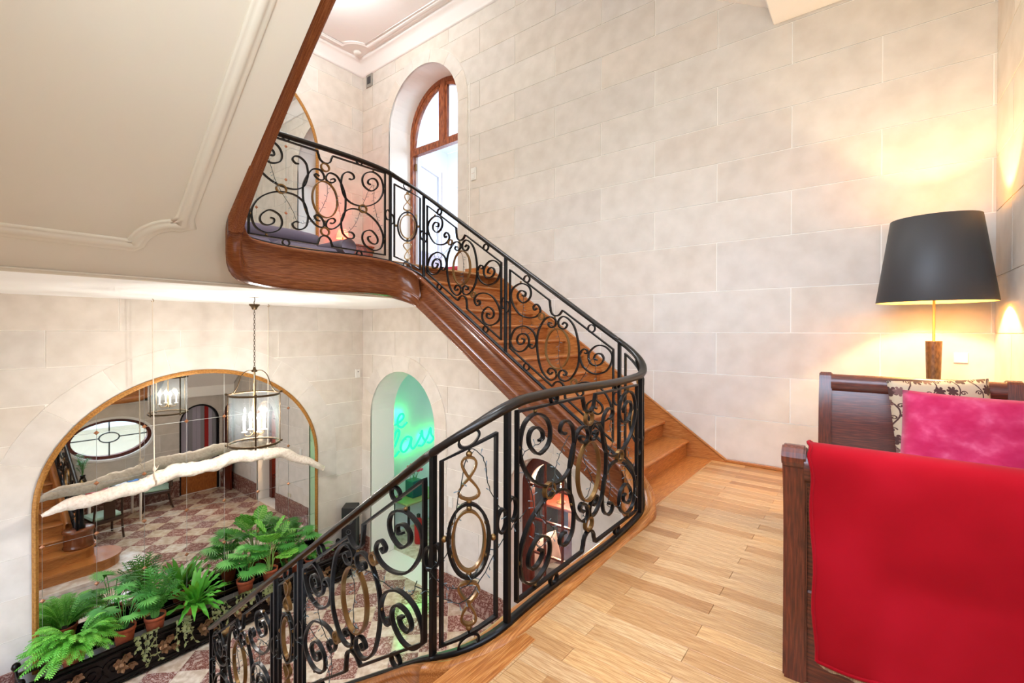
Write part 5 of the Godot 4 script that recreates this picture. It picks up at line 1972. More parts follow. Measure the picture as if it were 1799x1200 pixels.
func build_hall_things():
	# --- lantern on a chain
	var l := thing("hanging_lantern", "round glass lantern with candle bulbs hanging on a chain in the hall", "lantern")
	var c := Vector3(1.6, 0, 2.515)
	part(l, "ceiling_hook", tube_mesh(smooth_pts(PackedVector3Array([c + Vector3(0, 1.67, 0), c + Vector3(0.012, 1.64, 0), c + Vector3(-0.012, 1.61, 0), c + Vector3(0, 1.59, 0)]), 4), 0.005, 6), M.dark_brass)
	part(l, "canopy", lathe_mesh([0.0, 1.59, 0.055, 1.59, 0.058, 1.58, 0.035, 1.555, 0.025, 1.53, 0.0, 1.52], c, 18), M.dark_brass)
	var link := st_new()
	var lp := PackedVector3Array()
	for i in 12:
		var a := TAU * i / 12.0
		lp.append(Vector3(0.009 * cos(a), 0.019 * sin(a), 0.0))
	tube(link, lp, 0.0028, 5, true)
	var lm := done(link)
	for i in 22:
		var o := part(l, "chain_link", lm, M.dark_brass)
		o.position = c + Vector3(0, 1.51 - i * 0.031, 0)
		o.rotation.y = PI / 2 * (i % 2)
	part(l, "hub", lathe_mesh([0.0, 0.86, 0.016, 0.85, 0.016, 0.83, 0.03, 0.82, 0.03, 0.80, 0.0, 0.79], c, 14), M.dark_brass)
	for k in 4:
		var a := TAU * k / 4.0 + 0.35
		var e := Vector3(cos(a), 0, sin(a))
		var p := PackedVector3Array([c + Vector3(0, 0.81, 0), c + e * 0.07 + Vector3(0, 0.815, 0), c + e * 0.13 + Vector3(0, 0.76, 0), c + e * 0.17 + Vector3(0, 0.64, 0), c + e * 0.215 + Vector3(0, 0.565, 0), c + e * 0.275 + Vector3(0, 0.55, 0)])
		part(l, "arm", tube_mesh(smooth_pts(p, 5), 0.006, 6), M.dark_brass)
		part(l, "strap", box_mesh(c + e * 0.268 + Vector3(0, 0.25, 0), Vector3(0.018, 0.62, 0.006), 0.001, Basis(Vector3.UP, -a + PI / 2)), M.dark_brass)
		part(l, "knob", ball(0.014), M.dark_brass).position = c + e * 0.283 + Vector3(0, 0.555, 0)
		part(l, "knob", ball(0.014), M.dark_brass).position = c + e * 0.283 + Vector3(0, -0.03, 0)
	for y in [0.54, -0.03]:
		part(l, "hoop", lathe_mesh([0.262, y - 0.012, 0.268, y - 0.012, 0.268, y + 0.012, 0.262, y + 0.012, 0.262, y - 0.012], c, 40), M.dark_brass)
	part(l, "glass", lathe_mesh([0.258, -0.03, 0.258, 0.54], c, 40), M.lantern_glass, "clear glass cylinder")
	part(l, "stem", tube_mesh(PackedVector3Array([c + Vector3(0, 0.8, 0), c + Vector3(0, 0.07, 0)]), 0.006, 8), M.brass)
	for k in 4:
		var a := TAU * k / 4.0
		var e := Vector3(cos(a), 0, sin(a))
		part(l, "candle_arm", tube_mesh(smooth_pts(PackedVector3Array([c + Vector3(0, 0.1, 0), c + e * 0.05 + Vector3(0, 0.06, 0), c + e * 0.1 + Vector3(0, 0.075, 0), c + e * 0.11 + Vector3(0, 0.11, 0)]), 4), 0.005, 6), M.brass)
		var cs := part(l, "candle", lathe_mesh([0.0, 0.0, 0.03, 0.0, 0.03, 0.006, 0.012, 0.012, 0.012, 0.12, 0.0, 0.12], c + e * 0.11 + Vector3(0, 0.11, 0), 12), M.switch)
		part(cs, "bulb", lathe_mesh([0.0, 0.12, 0.011, 0.13, 0.019, 0.16, 0.014, 0.19, 0.0, 0.215], c + e * 0.11 + Vector3(0, 0.11, 0), 12), glow(Color(1.0, 0.95, 0.86), 45.0))
		omni("lantern_bulb", c + e * 0.11 + Vector3(0, 0.275, 0), Color(1.0, 0.985, 0.97), LANTERN / 4.0, 0.02)
	# --- whitened branch hung on two ropes
	var b := thing("hanging_branch", "long whitewashed driftwood branch hung level before the mirror", "branch")
	var bp := [0.33, -0.70, 4.13, 0.33, -0.655, 3.92, 0.33, -0.625, 3.70, 0.33, -0.625, 3.45, 0.33, -0.60, 3.28, 0.33, -0.55, 3.15, 0.33, -0.535, 2.95, 0.33, -0.51, 2.75, 0.33, -0.50, 2.5, 0.33, -0.485, 2.25, 0.33, -0.49, 2.0, 0.33, -0.52, 1.8, 0.33, -0.565, 1.58, 0.33, -0.66, 1.38, 0.33, -0.77, 1.2, 0.33, -0.86, 1.06, 0.33, -0.93, 0.95]
	for i in range(1, bp.size() / 3 - 1):
		bp[i * 3 + 1] += 0.02 * sin(i * 2.3)
		bp[i * 3] += 0.02 * cos(i * 1.7)
	var pts := smooth_pts(P3(bp), 6)
	var st := st_new()
	rows_branch(st, pts)
	part(b, "wood", done(st), M.bark)
	for q in [[2.93, -0.52, 0.05, 0.05], [1.83, -0.53, -0.06, -0.05], [1.45, -0.62, 0.04, 0.06]]:
		part(b, "knot", tube_mesh(PackedVector3Array([Vector3(0.33, q[1], q[0]), Vector3(0.36, q[1] + q[2] * 0.6, q[0] + 0.02), Vector3(0.37, q[1] + q[2], q[0] + 0.05)]), [0.03, 0.022, 0.008], 8), M.bark)
	part(b, "twig", tube_mesh(PackedVector3Array([Vector3(0.33, -0.70, 1.32), Vector3(0.35, -0.76, 1.22), Vector3(0.36, -0.77, 1.12)]), [0.02, 0.014, 0.006], 8), M.bark)
	for q in [[3.155, -0.52, 3.17], [1.81, -0.485, 1.80]]:
		var r := thing("rope", "thin pale rope tied round the middle of the hanging branch" if q[0] > 3.0 else "thin pale rope tied to the hanging branch behind the lantern", "rope", "ropes of the hanging branch")
		part(r, "line", tube_mesh(PackedVector3Array([Vector3(0.33, q[1] + 0.03, q[0]), Vector3(0.33, 1.64, q[2])]), 0.006, 6), M.rope)
		var kn := PackedVector3Array()
		for i in 13:
			var a := TAU * i / 12.0
			kn.append(Vector3(0.33 + 0.078 * cos(a), q[1] - 0.03 + 0.078 * sin(a), q[0] + 0.008 * sin(a * 2)))
		part(r, "loop", tube_mesh(kn, 0.008, 6), M.rope)
		part(r, "knot", lathe_mesh([0.0, 0.02, 0.014, 0.03, 0.02, 0.05, 0.014, 0.075, 0.006, 0.09, 0.0, 0.1], Vector3(0.33, q[1] + 0.04, q[0]), 10), M.rope)
		part(r, "tail", tube_mesh(PackedVector3Array([Vector3(0.33, q[1] + 0.07, q[0]), Vector3(0.33, q[1] + 0.1, q[0] - 0.03), Vector3(0.34, q[1] + 0.13, q[0] - 0.04)]), 0.006, 6), M.rope)
		part(r, "hook", tube_mesh(smooth_pts(PackedVector3Array([Vector3(0.33, 1.67, q[2]), Vector3(0.33, 1.645, q[2] - 0.012), Vector3(0.33, 1.63, q[2]), Vector3(0.33, 1.642, q[2] + 0.012)]), 4), 0.004, 6), M.brass)
	# --- loudspeaker in the corner
	var sp := thing("loudspeaker", "black floor loudspeaker with three round cones in the hall corner", "loudspeaker")
	part(sp, "cabinet", box_mesh(Vector3.ZERO, Vector3(0.24, 1.02, 0.26), 0.01), M.speaker)
	for q in [[0.3, 0.075], [0.1, 0.045], [-0.1, 0.085], [-0.32, 0.085]]:
		var cone := part(sp, "cone", lathe_mesh([q[1], 0.0, q[1], 0.012, q[1] * 0.85, 0.014, q[1] * 0.8, 0.0, q[1] * 0.35, -0.02, q[1] * 0.3, -0.005, 0.0, 0.008], Vector3.ZERO, 24), M.cone)
		cone.position = Vector3(0.0, q[0], 0.132)
		cone.rotation.x = PI / 2
	to_rebase.erase(sp)
	sp.position = Vector3(0.18, HALL + 0.55, 0.36)
	sp.rotation.y = 0.75
	var ft := thing("speaker_stand", "black square stand under the loudspeaker", "stand")
	part(ft, "plate", bx(Vector3(0.04, HALL, 0.2), Vector3(0.34, HALL + 0.035, 0.5), 0.006), M.black_plastic)
	# --- plates and boxes on the walls
	var ab := thing("alarm_box", "small white alarm box high in the hall corner", "alarm box")
	part(ab, "case", bx(Vector3(0.0, 0.44, 0.07), Vector3(0.03, 0.60, 0.16), 0.006), M.switch)
	part(ab, "lens", ball(0.01), M.dark_grey).position = Vector3(0.031, 0.55, 0.115)
	var sw := thing("light_switch", "white double light switch in the hall between the arch and the glazed door", "switch")
	part(sw, "plate", bx(Vector3(2.24, -1.38, 0.0), Vector3(2.33, -1.22, 0.014), 0.004), M.switch)
	part(sw, "rocker", bx(Vector3(2.255, -1.295, 0.014), Vector3(2.315, -1.235, 0.02), 0.003), M.switch)
	part(sw, "rocker", bx(Vector3(2.255, -1.365, 0.014), Vector3(2.315, -1.305, 0.02), 0.003), M.switch)
	var so := thing("wall_socket", "cream wall socket just above the red marble plinth", "socket")
	part(so, "plate", bx(Vector3(2.72, -2.36, 0.0), Vector3(2.86, -2.28, 0.012), 0.004), M.cream)
	# --- table under the oval window, seen in the mirror
	var tb := thing("glass_table", "glass topped table with pale legs under the oval window", "table")
	part(tb, "table_top", bx(Vector3(5.0, -2.07, 1.98), Vector3(5.85, -2.05, 3.0), 0.006), M.table_glass)
	part(tb, "frame", bx(Vector3(5.05, -2.11, 2.03), Vector3(5.8, -2.07, 2.95), 0.006), M.dark_grey)
	for q in [[5.1, 2.08], [5.75, 2.08], [5.1, 2.9], [5.75, 2.9]]:
		part(tb, "leg", lathe_mesh([0.0, HALL, 0.02, HALL, 0.026, -2.11, 0.0, -2.11], Vector3(q[0], 0, q[1]), 10), M.white)
	book("large red album lying on the hall table", Vector3(5.3, -2.05, 2.74), Vector3(0.42, 0.05, 0.32), 0.3, M.book_red)
	book("grey picture book with a white cover lying on the hall table", Vector3(5.2, -2.05, 2.36), Vector3(0.4, 0.06, 0.3), -0.15, M.dark_grey)
	book("white brochure on top of the grey picture book", Vector3(5.22, -1.99, 2.36), Vector3(0.3, 0.012, 0.22), -0.1, M.paper)
	book("blue magazine on the far end of the hall table", Vector3(5.58, -2.05, 2.1), Vector3(0.26, 0.03, 0.18), 0.2, M.book_blue)
	var mg := thing("trinket", "small magenta ball on the hall table", "ornament")
	part(mg, "ball", ball(0.03), M.magenta).position = Vector3(5.6, -2.02, 2.6)
	hall_chair(Vector3(4.6, HALL, 2.78), 1.4, "dark carved chair with a pale green seat at the stair side of the hall table")
	hall_chair(Vector3(5.68, HALL, 1.66), 0.2, "dark carved chair with a pale green seat by the arched hall door")
	var vs := thing("flower_vase", "dark vase of green sprigs standing on the hall table near the stairs", "vase")
	part(vs, "vase", lathe_mesh([0.0, 0.0, 0.05, 0.0, 0.07, 0.05, 0.075, 0.14, 0.05, 0.22, 0.035, 0.26, 0.05, 0.29, 0.046, 0.29, 0.03, 0.26], Vector3(5.74, -2.05, 2.9), 20), M.planter)
	rng.seed = 77
	for i in 9:
		var o := Vector3(5.74, -1.77, 2.9)
		var tip := o + Vector3(rng.randf_range(-0.2, 0.2), rng.randf_range(0.15, 0.5), rng.randf_range(-0.25, 0.2))
		var line := smooth_pts(PackedVector3Array([o, (o + tip) / 2 + Vector3(0, 0.07, 0), tip]), 5)
		part(vs, "sprig", sprig_mesh(line, 0.07), M.leaf_mid)
	build_planter()

func rows_branch(st: SurfaceTool, p: PackedVector3Array):
	var n := FastNoiseLite.new()
	n.seed = 9
	n.frequency = 4.0
	var rows := []
	for i in p.size():
		var k := float(i) / (p.size() - 1)
		var t := (p[mini(i + 1, p.size() - 1)] - p[maxi(i - 1, 0)]).normalized()
		var s := t.cross(Vector3.UP).normalized()
		var u := s.cross(t)
		var r := 0.083 * (0.75 + 0.25 * sin(k * 3.1)) * (1.0 if k < 0.7 else lerpf(1.0, 0.62, (k - 0.7) / 0.3))
		if k < 0.06:
			r *= lerpf(0.25, 1.0, k / 0.06)
		var row := PackedVector3Array()
		for j in 14:
			var a := TAU * j / 14.0
			var d := s * cos(a) + u * sin(a)
			var rr := r * (1.0 + 0.4 * n.get_noise_3d(p[i].z * 1.2, cos(a) * 0.3, sin(a) * 0.3) + 0.22 * n.get_noise_3d(p[i].z * 6.0, cos(a), sin(a)))
			row.append(p[i] + d * rr)
		rows.append(row)
	grid(st, rows, false, true)
	cap(st, rows[0], true)
	cap(st, rows[rows.size() - 1])

func book(label: String, at: Vector3, size: Vector3, turn: float, m: Material):
	var t := thing("book", label, "book", "books on the hall table", at, turn)
	part(t, "cover", bx(Vector3(-size.x / 2, 0, -size.z / 2), Vector3(size.x / 2, size.y, size.z / 2), 0.003), m)
	part(t, "pages", bx(Vector3(-size.x / 2 + 0.004, size.y * 0.15, -size.z / 2 - 0.001), Vector3(size.x / 2 + 0.001, size.y * 0.85, size.z / 2 - 0.006), 0.001), M.paper)

func hall_chair(at: Vector3, turn: float, label: String):
	var t := thing("carved_chair", label, "chair", "carved chairs at the hall table", at, turn)
	part(t, "seat", bx(Vector3(-0.24, 0.43, -0.24), Vector3(0.24, 0.49, 0.24), 0.025), M.seat_green)
	part(t, "seat_frame", bx(Vector3(-0.25, 0.36, -0.25), Vector3(0.25, 0.43, 0.25), 0.012), M.chair_wood)
	for x in [-0.22, 0.22]:
		part(t, "leg", tube_mesh(smooth_pts(PackedVector3Array([Vector3(x, 0.37, 0.22), Vector3(x * 1.1, 0.3, 0.25), Vector3(x * 1.02, 0.12, 0.23), Vector3(x * 1.1, 0.02, 0.26), Vector3(x * 1.12, 0.0, 0.28)]), 5), 0.02, 8), M.chair_wood)
		part(t, "leg", tube_mesh(smooth_pts(PackedVector3Array([Vector3(x, 0.4, -0.22), Vector3(x, 0.2, -0.24), Vector3(x, 0.0, -0.3)]), 5), 0.02, 8), M.chair_wood)
		part(t, "back_post", tube_mesh(smooth_pts(PackedVector3Array([Vector3(x, 0.4, -0.22), Vector3(x * 0.95, 0.7, -0.26), Vector3(x * 0.9, 0.98, -0.33)]), 5), 0.02, 8), M.chair_wood)
	part(t, "crest", tube_mesh(smooth_pts(PackedVector3Array([Vector3(-0.2, 0.98, -0.33), Vector3(-0.1, 1.02, -0.345), Vector3(0, 1.04, -0.35), Vector3(0.1, 1.02, -0.345), Vector3(0.2, 0.98, -0.33)]), 5), 0.026, 8), M.chair_wood)
	part(t, "splat", bx(Vector3(-0.09, 0.45, -0.3), Vector3(0.09, 1.0, -0.275), 0.01), M.chair_wood)

# --- long iron jardiniere before the mirror
func build_planter():
	var t := thing("iron_planter", "long black iron planter with bronze flowers standing before the great mirror", "planter")
	var z0 := 0.55
	var z1 := 4.3
	part(t, "trough", bx(Vector3(0.1, HALL + 0.02, z0), Vector3(0.44, HALL + 0.1, z1), 0.01), M.planter)
	part(t, "back_rail", bx(Vector3(0.08, HALL + 0.36, z0), Vector3(0.11, HALL + 0.4, z1), 0.006), M.dark_brass)
	part(t, "front_panel", bx(Vector3(0.455, HALL + 0.06, z0 + 0.05), Vector3(0.475, HALL + 0.4, z1 - 0.05), 0.004), M.planter)
	for y in [0.42, 0.06]:
		var p := PackedVector3Array([Vector3(0.47, HALL + y, z0), Vector3(0.47, HALL + y, z1)])
		part(t, "moulding", tube_mesh(p, 0.028, 10), M.planter)
		part(t, "bead", tube_mesh(PackedVector3Array([Vector3(0.495, HALL + y - 0.036, z0 + 0.02), Vector3(0.495, HALL + y - 0.036, z1 - 0.02)]), 0.009, 8), M.planter)
	for z in [z0, z1]:
		part(t, "end_panel", bx(Vector3(0.09, HALL + 0.02, z - 0.012), Vector3(0.5, HALL + 0.44, z + 0.012), 0.006), M.planter)
		for x in [0.1, 0.48]:
			part(t, "knob", lathe_mesh([0.0, 0.44, 0.03, 0.45, 0.04, 0.48, 0.03, 0.51, 0.0, 0.53], Vector3(x, HALL, z), 12), M.planter)
	var n := 9
	var flower := flower_mesh()
	for i in n:
		var z := lerpf(z0 + 0.22, z1 - 0.22, float(i) / (n - 1))
		var f := func(u, v, w): return Vector3(0.478 + w, HALL + 0.235 + v, z + u)
		for s in [1.0, -1.0]:
			var sp := PackedVector2Array()
			for k in 26:
				var a := k * 0.42
				var r := 0.018 + 0.0038 * k
				sp.append(Vector2(s * (0.1 + r * cos(a)), r * sin(a)))
			part(t, "scroll", flat_bar(sp, 0.012, 0.03, f), M.planter)
		if i < n - 1:
			var zz := z + (z1 - z0 - 0.44) / (n - 1) / 2.0
			for q in [[0.06, 0.0], [-0.05, 0.045], [-0.05, -0.05], [0.01, 0.07]]:
				var fl := part(t, "bronze_flower", flower, M.bronze)
				fl.position = Vector3(0.49, HALL + 0.235 + q[0], zz + q[1])
				fl.rotation = Vector3(q[0] * 10.0, 0, q[1] * 6.0)

func flower_mesh() -> ArrayMesh:
	var st := st_new()
	for k in 5:
		var a := TAU * k / 5.0
		var d := Vector3(0, cos(a), sin(a))
		var s := Vector3(0, -sin(a), cos(a))
		var rows := []
		for i in 5:
			var u := i / 4.0
			var w := 0.024 * sin(PI * (0.12 + 0.8 * u))
			rows.append(PackedVector3Array([Vector3(0.008 + 0.02 * u, 0, 0) + d * 0.055 * u - s * w, Vector3(0.014 + 0.03 * u * u, 0, 0) + d * 0.055 * u, Vector3(0.008 + 0.02 * u, 0, 0) + d * 0.055 * u + s * w]))
		grid(st, rows)
	for i in 1:
		lathe(st, [0.0, -0.012, 0.014, 0.0, 0.0, 0.014], Vector3(0.016, 0, 0), 8)
	return done(st)

# ---------------------------------------------------------------- plants

func sprig_mesh(line: PackedVector3Array, leaf: float) -> ArrayMesh:
	var st := st_new()
	tube(st, line, 0.004, 5)
	for i in range(3, line.size(), 1):
		var t := (line[i] - line[i - 1]).normalized()
		var s := t.cross(Vector3.UP).normalized()
		for d in [1.0, -1.0]:
			leaf_blade(st, line[i], (s * d + t * 0.7).normalized(), Vector3.UP, leaf, leaf * 0.35)
	return done(st)

# simple pointed leaf: two curved halves
func leaf_blade(st: SurfaceTool, o: Vector3, dir: Vector3, up: Vector3, length: float, width: float, droop := 0.2, n := 4):
	var s := dir.cross(up).normalized()
	var u := s.cross(dir).normalized()
	var rows := []
	for i in n + 1:
		var k := float(i) / n
		var w := width / 2.0 * sin(PI * pow(minf(k * 0.96 + 0.04, 1.0), 0.75))
		var c := o + dir * length * k - Vector3.UP * droop * length * k * k
		rows.append(PackedVector3Array([c - s * w + u * w * 0.25, c, c + s * w + u * w * 0.25]))
	grid(st, rows)

# pinnate frond: arching rib with paired leaflets
func frond(length: float, rise: float, droop: float, leaflets: int, lw: float, ll: float, tilt := 0.3) -> ArrayMesh:
	var st := st_new()
	var p := PackedVector3Array()
	for i in 11:
		var k := i / 10.0
		p.append(Vector3(0, rise * length * (k - droop * k * k), length * k * (1.0 - 0.18 * k * droop)))
	tube(st, p, 0.0035, 5)
	for i in leaflets:
		var k := 0.12 + 0.86 * i / leaflets
		var x := k * 10.0
		var a := p[int(x)].lerp(p[mini(int(x) + 1, 10)], x - int(x))
		var t := (p[mini(int(x) + 1, 10)] - p[int(x)]).normalized()
		var l := ll * sin(PI * (0.1 + 0.86 * k)) + 0.012
		for d in [1.0, -1.0]:
			leaf_blade(st, a, (Vector3(d, 0.1, 0) + t * tilt).normalized(), t.cross(Vector3(d, 0, 0)) * d, l, lw, 0.25, 3)
	return done(st)

# fan leaf on a stalk
func fan_leaf(stalk: float, lean: float, r: float, segs := 18, spread := 4.4) -> ArrayMesh:
	var st := st_new()
	var top := Vector3(0, stalk * cos(lean), stalk * sin(lean))
	var line := smooth_pts(PackedVector3Array([Vector3.ZERO, Vector3(0, stalk * 0.6, stalk * 0.45 * sin(lean)), top]), 4)
	tube(st, line, 0.0045, 5)
	var fwd := Vector3(0, sin(0.5 - lean), cos(0.5 - lean)).normalized()
	var nrm := Vector3(0, cos(0.5 - lean), -sin(0.5 - lean)).normalized()
	for i in segs:
		var a := lerpf(-spread / 2, spread / 2, float(i) / (segs - 1))
		var d := fwd * cos(a) + Vector3.RIGHT * sin(a)
		var l := r * (0.82 + 0.18 * cos(a * 0.7)) * (1.0 - 0.06 * (i % 2))
		var s := d.cross(nrm)
		var w := r * spread / segs * 0.30
		var rows := []
		for k in 5:
			var u := k / 4.0
			var ww := w * (u * 2.0 if u < 0.5 else 1.0 - pow((u - 0.5) * 2.0, 1.4))
			var c := top + d * l * u - Vector3.UP * 0.16 * l * u * u
			rows.append(PackedVector3Array([c - s * ww, c + nrm * ww * 0.45, c + s * ww]))
		grid(st, rows)
	return done(st)

func strap_leaf(length: float, lean: float, width: float) -> ArrayMesh:
	var st := st_new()
	var rows := []
	for i in 13:
		var k := i / 12.0
		var a := lean + 1.1 * k * k
		var c := Vector3(0, length * (sin(PI / 2 - lean) * k - 0.55 * sin(lean) * k * k * 1.2), length * (sin(lean) * k + 0.25 * k * k))
		var w := width / 2 * sin(PI * (0.08 + 0.9 * pow(k, 0.8)))
		var wave := 0.012 * sin(k * 22.0)
		rows.append(PackedVector3Array([c + Vector3(-w, 0.2 * w + wave, 0), c + Vector3(-w * 0.5, wave * 0.4, 0), c, c + Vector3(w * 0.5, -wave * 0.4, 0), c + Vector3(w, 0.2 * w - wave, 0)]))
	grid(st, rows)
	return done(st)

func round_leaf(stalk: float, lean: float, r: float, face: float) -> ArrayMesh:
	var st := st_new()
	st.set_uv(Vector2(0.5, 0.5))
	var top := Vector3(0, stalk * cos(lean), stalk * sin(lean))
	tube(st, smooth_pts(PackedVector3Array([Vector3.ZERO, Vector3(0, stalk * 0.6, stalk * 0.3 * sin(lean)), top]), 4), 0.005, 5)
	var fwd := Vector3(0, sin(face), cos(face))
	var nrm := Vector3(0, cos(face), -sin(face))
	var rows := []
	for i in 11:
		var k := i / 10.0
		var w := r * sqrt(maxf(0.0, 1.0 - pow(2.0 * k - 0.94, 2.0) / 1.1)) * (1.0 if k < 0.97 else 0.4)
		var row := PackedVector3Array()
		for j in 9:
			var v := -1.0 + j / 4.0
			row.append(top + fwd * (2.1 * r * k - 0.2 * r) + Vector3.RIGHT * w * v + nrm * (0.12 * r * v * v - 0.25 * r * k * k + 0.01 * sin(k * 25.0) * absf(v)))
		rows.append(row)
	grid(st, rows, false, false, true)
	return done(st)

func pot_parts(t: Node, r: float, h: float):
	part(t, "pot", lathe_mesh([0.0, 0.0, r * 0.7, 0.0, r * 0.93, h * 0.78, r * 0.93, h * 0.8, r, h * 0.8, r * 1.02, h, r * 0.93, h, r * 0.88, h * 0.88, 0.0, h * 0.86], Vector3.ZERO, 24), M.terracotta, "terracotta pot")
	part(t, "soil", lathe_mesh([0.0, h * 0.9, r * 0.9, h * 0.88], Vector3.ZERO, 16), M.soil)

# puts one leaf on its plant; leaves that would reach through the mirror are turned towards the room
func set_leaf(t: Node3D, called: String, m: Mesh, material: Material, y: float, turn: float, tilt := 0.0, off := 0.0, s := 1.0):
	var o := part(t, called, m, material)
	for k in 14:
		o.position = Vector3(sin(turn) * off, y, cos(turn) * off)
		o.rotation = Vector3(tilt, turn, 0)
		o.scale = Vector3.ONE * s
		if t.position.x + (o.transform * m.get_aabb()).position.x > 0.04:
			return o
		turn = rng.randf() * TAU
		if k > 8:
			s *= 0.85
	return o

func build_plants():
	rng.seed = 23
	var yb := HALL + 0.34
	var x := 0.29
	# fern at the far end
	var t := thing("boston_fern", "bushy bright green fern spilling over the planter end beside the mirror frame", "fern", "", Vector3(x + 0.02, yb + 0.03, 3.88))
	pot_parts(t, 0.12, 0.2)
	var fr := []
	for i in 5:
		fr.append(frond(0.34 + 0.04 * i, 1.9 - 0.36 * i, 0.62 + 0.07 * i, 17, 0.012, 0.042, 0.5))
	for i in 110:
		set_leaf(t, "frond", fr[i % 5], M.fern if i % 3 else M.fern2, 0.18, TAU * i * 0.382 + rng.randf_range(-0.2, 0.2), rng.randf_range(-0.3, 0.2), 0.03)
	# two fan palms in orange pots
	var fans := [fan_leaf(0.34, 0.28, 0.15), fan_leaf(0.36, 0.45, 0.155), fan_leaf(0.27, 0.62, 0.14), fan_leaf(0.44, 0.14, 0.15)]
	fan_palm(fans, Vector3(x + 0.02, yb, 3.44), "small fan palm in an orange pot next to the bushy fern", 15, 1.0)
	fan_palm(fans, Vector3(x + 0.03, yb, 2.11), "dense fan palm in an orange pot between the broad ferns and the round leaves", 22, 1.12)
	# feather palm
	t = thing("parlour_palm", "dark green feather palm in a brown pot beside the small fan palm", "palm", "", Vector3(x, yb, 3.14))
	pot_parts(t, 0.11, 0.21)
	var pf := [frond(0.27, 2.9, 0.4, 10, 0.013, 0.12, 0.8), frond(0.3, 2.0, 0.5, 10, 0.013, 0.11, 0.8), frond(0.2, 4.2, 0.35, 10, 0.013, 0.12, 0.8)]
	for i in 26:
		set_leaf(t, "frond", pf[i % 3], M.palm if i % 3 else M.dark, 0.2, TAU * i * 0.382, rng.randf_range(-0.25, 0.1), 0.02)
	for i in 9:
		part(t, "stem", tube_mesh(PackedVector3Array([Vector3(0.03 * cos(i * 2.4), 0.14, 0.03 * sin(i * 2.4)), Vector3(0.045 * cos(i * 2.4), 0.32, 0.045 * sin(i * 2.4))]), 0.008, 6), M.fan2)
	# bird's nest fern
	t = thing("birds_nest_fern", "broad strap leaved fern with glossy wavy leaves in the middle of the planter", "fern", "", Vector3(x, yb, 2.72))
	pot_parts(t, 0.12, 0.18)
	var sl := [strap_leaf(0.46, 0.2, 0.085), strap_leaf(0.48, 0.42, 0.085), strap_leaf(0.45, 0.68, 0.08), strap_leaf(0.4, 1.0, 0.075)]
	for i in 34:
		set_leaf(t, "leaf", sl[i % 4], M.nest if i % 3 else M.nest2, 0.15, TAU * i * 0.382, rng.randf_range(-0.1, 0.1), 0.025)
	# calathea with round leaves
	t = thing("round_leaf_plant", "plant with large round pale striped leaves in an orange pot", "plant", "", Vector3(x, yb, 1.76))
	pot_parts(t, 0.105, 0.23)
	var rl := [round_leaf(0.5, 0.2, 0.125, 0.9), round_leaf(0.42, 0.4, 0.13, 0.5), round_leaf(0.6, 0.1, 0.12, 1.1), round_leaf(0.34, 0.6, 0.115, 0.2)]
	for i in 13:
		set_leaf(t, "leaf", rl[i % 4], M.orbi, 0.18, 0.9 + TAU * i * 0.382, 0.0, 0.02)
	# tall fan palm behind, and small bushes at the end
	fan_palm(fans, Vector3(x - 0.04, yb, 1.40), "tall dark fan palm behind the round leaved plant", 14, 1.2)
	t = thing("parlour_palm", "low feathery green plant in an orange pot at the far end of the planter", "palm", "", Vector3(x + 0.04, yb, 1.16))
	pot_parts(t, 0.09, 0.16)
	for i in 30:
		set_leaf(t, "frond", fr[i % 3], M.palm if i % 2 else M.fern, 0.15, TAU * i * 0.382, rng.randf_range(-0.5, 0.0), 0.02)
	t = thing("grassy_plant", "upright grassy plant in an orange pot beside the round leaves", "plant", "", Vector3(x + 0.06, yb, 1.56))
	pot_parts(t, 0.09, 0.16)
	for i in 30:
		var st := st_new()
		leaf_blade(st, Vector3.ZERO, Vector3(sin(i * 2.4) * 0.25, 1, cos(i * 2.4) * 0.25).normalized(), Vector3(cos(i * 2.4), 0, -sin(i * 2.4)), rng.randf_range(0.16, 0.26), 0.012, 0.1)
		part(t, "blade", done(st), M.palm).position = Vector3(sin(i * 2.4) * 0.03, 0.14, cos(i * 2.4) * 0.03)
	# dry ivy trailing over the planter front
	var iv := 0
	for z in [3.28, 2.92, 2.55, 2.2, 1.9]:
		iv += 1
		t = thing("trailing_ivy", ["dry pale ivy hanging below the small fan palm on the planter front", "dry pale ivy hanging below the feather palm on the planter front", "dry pale ivy hanging below the strap leaved fern on the planter front", "short dry ivy on the planter rim below the dense fan palm", "short dry ivy on the planter rim below the round leaves"][iv - 1], "ivy", "dry ivy on the planter")
		for s in 7:
			var p := PackedVector3Array()
			var c := Vector3(0.40, HALL + 0.42, z + rng.randf_range(-0.1, 0.1))
			var len := rng.randf_range(0.08, 0.34) * (1.0 if iv < 4 else 0.45)
			for k in 7:
				p.append(c)
				var q := k / 6.0
				c += Vector3(0.13 * (1.0 - q) * 0.5 + rng.randf_range(-0.006, 0.006), (0.03 if k < 2 else -len / 4.0), rng.randf_range(-0.03, 0.03))
			var st := st_new()
			tube(st, smooth_pts(p, 3), 0.0025, 4)
			for k in range(1, 7):
				for d in 2:
					var a := rng.randf() * TAU
					var dir := Vector3(0.5, sin(a), cos(a)).normalized()
					leaf_blade(st, p[k], dir, Vector3.RIGHT, rng.randf_range(0.03, 0.05), rng.randf_range(0.026, 0.04), 0.2, 3)
			part(t, "tendril", done(st), M.ivy)

func fan_palm(fans: Array, at: Vector3, label: String, n: int, s: float):
	var t := thing("fan_palm", label, "palm", "", at)
	pot_parts(t, 0.11, 0.23)
	for i in n:
		var o = set_leaf(t, "leaf", fans[i % 4], M.fan if i % 3 else M.fan2, 0.2, TAU * i * 0.382 + rng.randf_range(-0.2, 0.2), rng.randf_range(-0.1, 0.15), 0.02, s * rng.randf_range(0.85, 1.08))

# ---------------------------------------------------------------- fairy lights wound through the railings

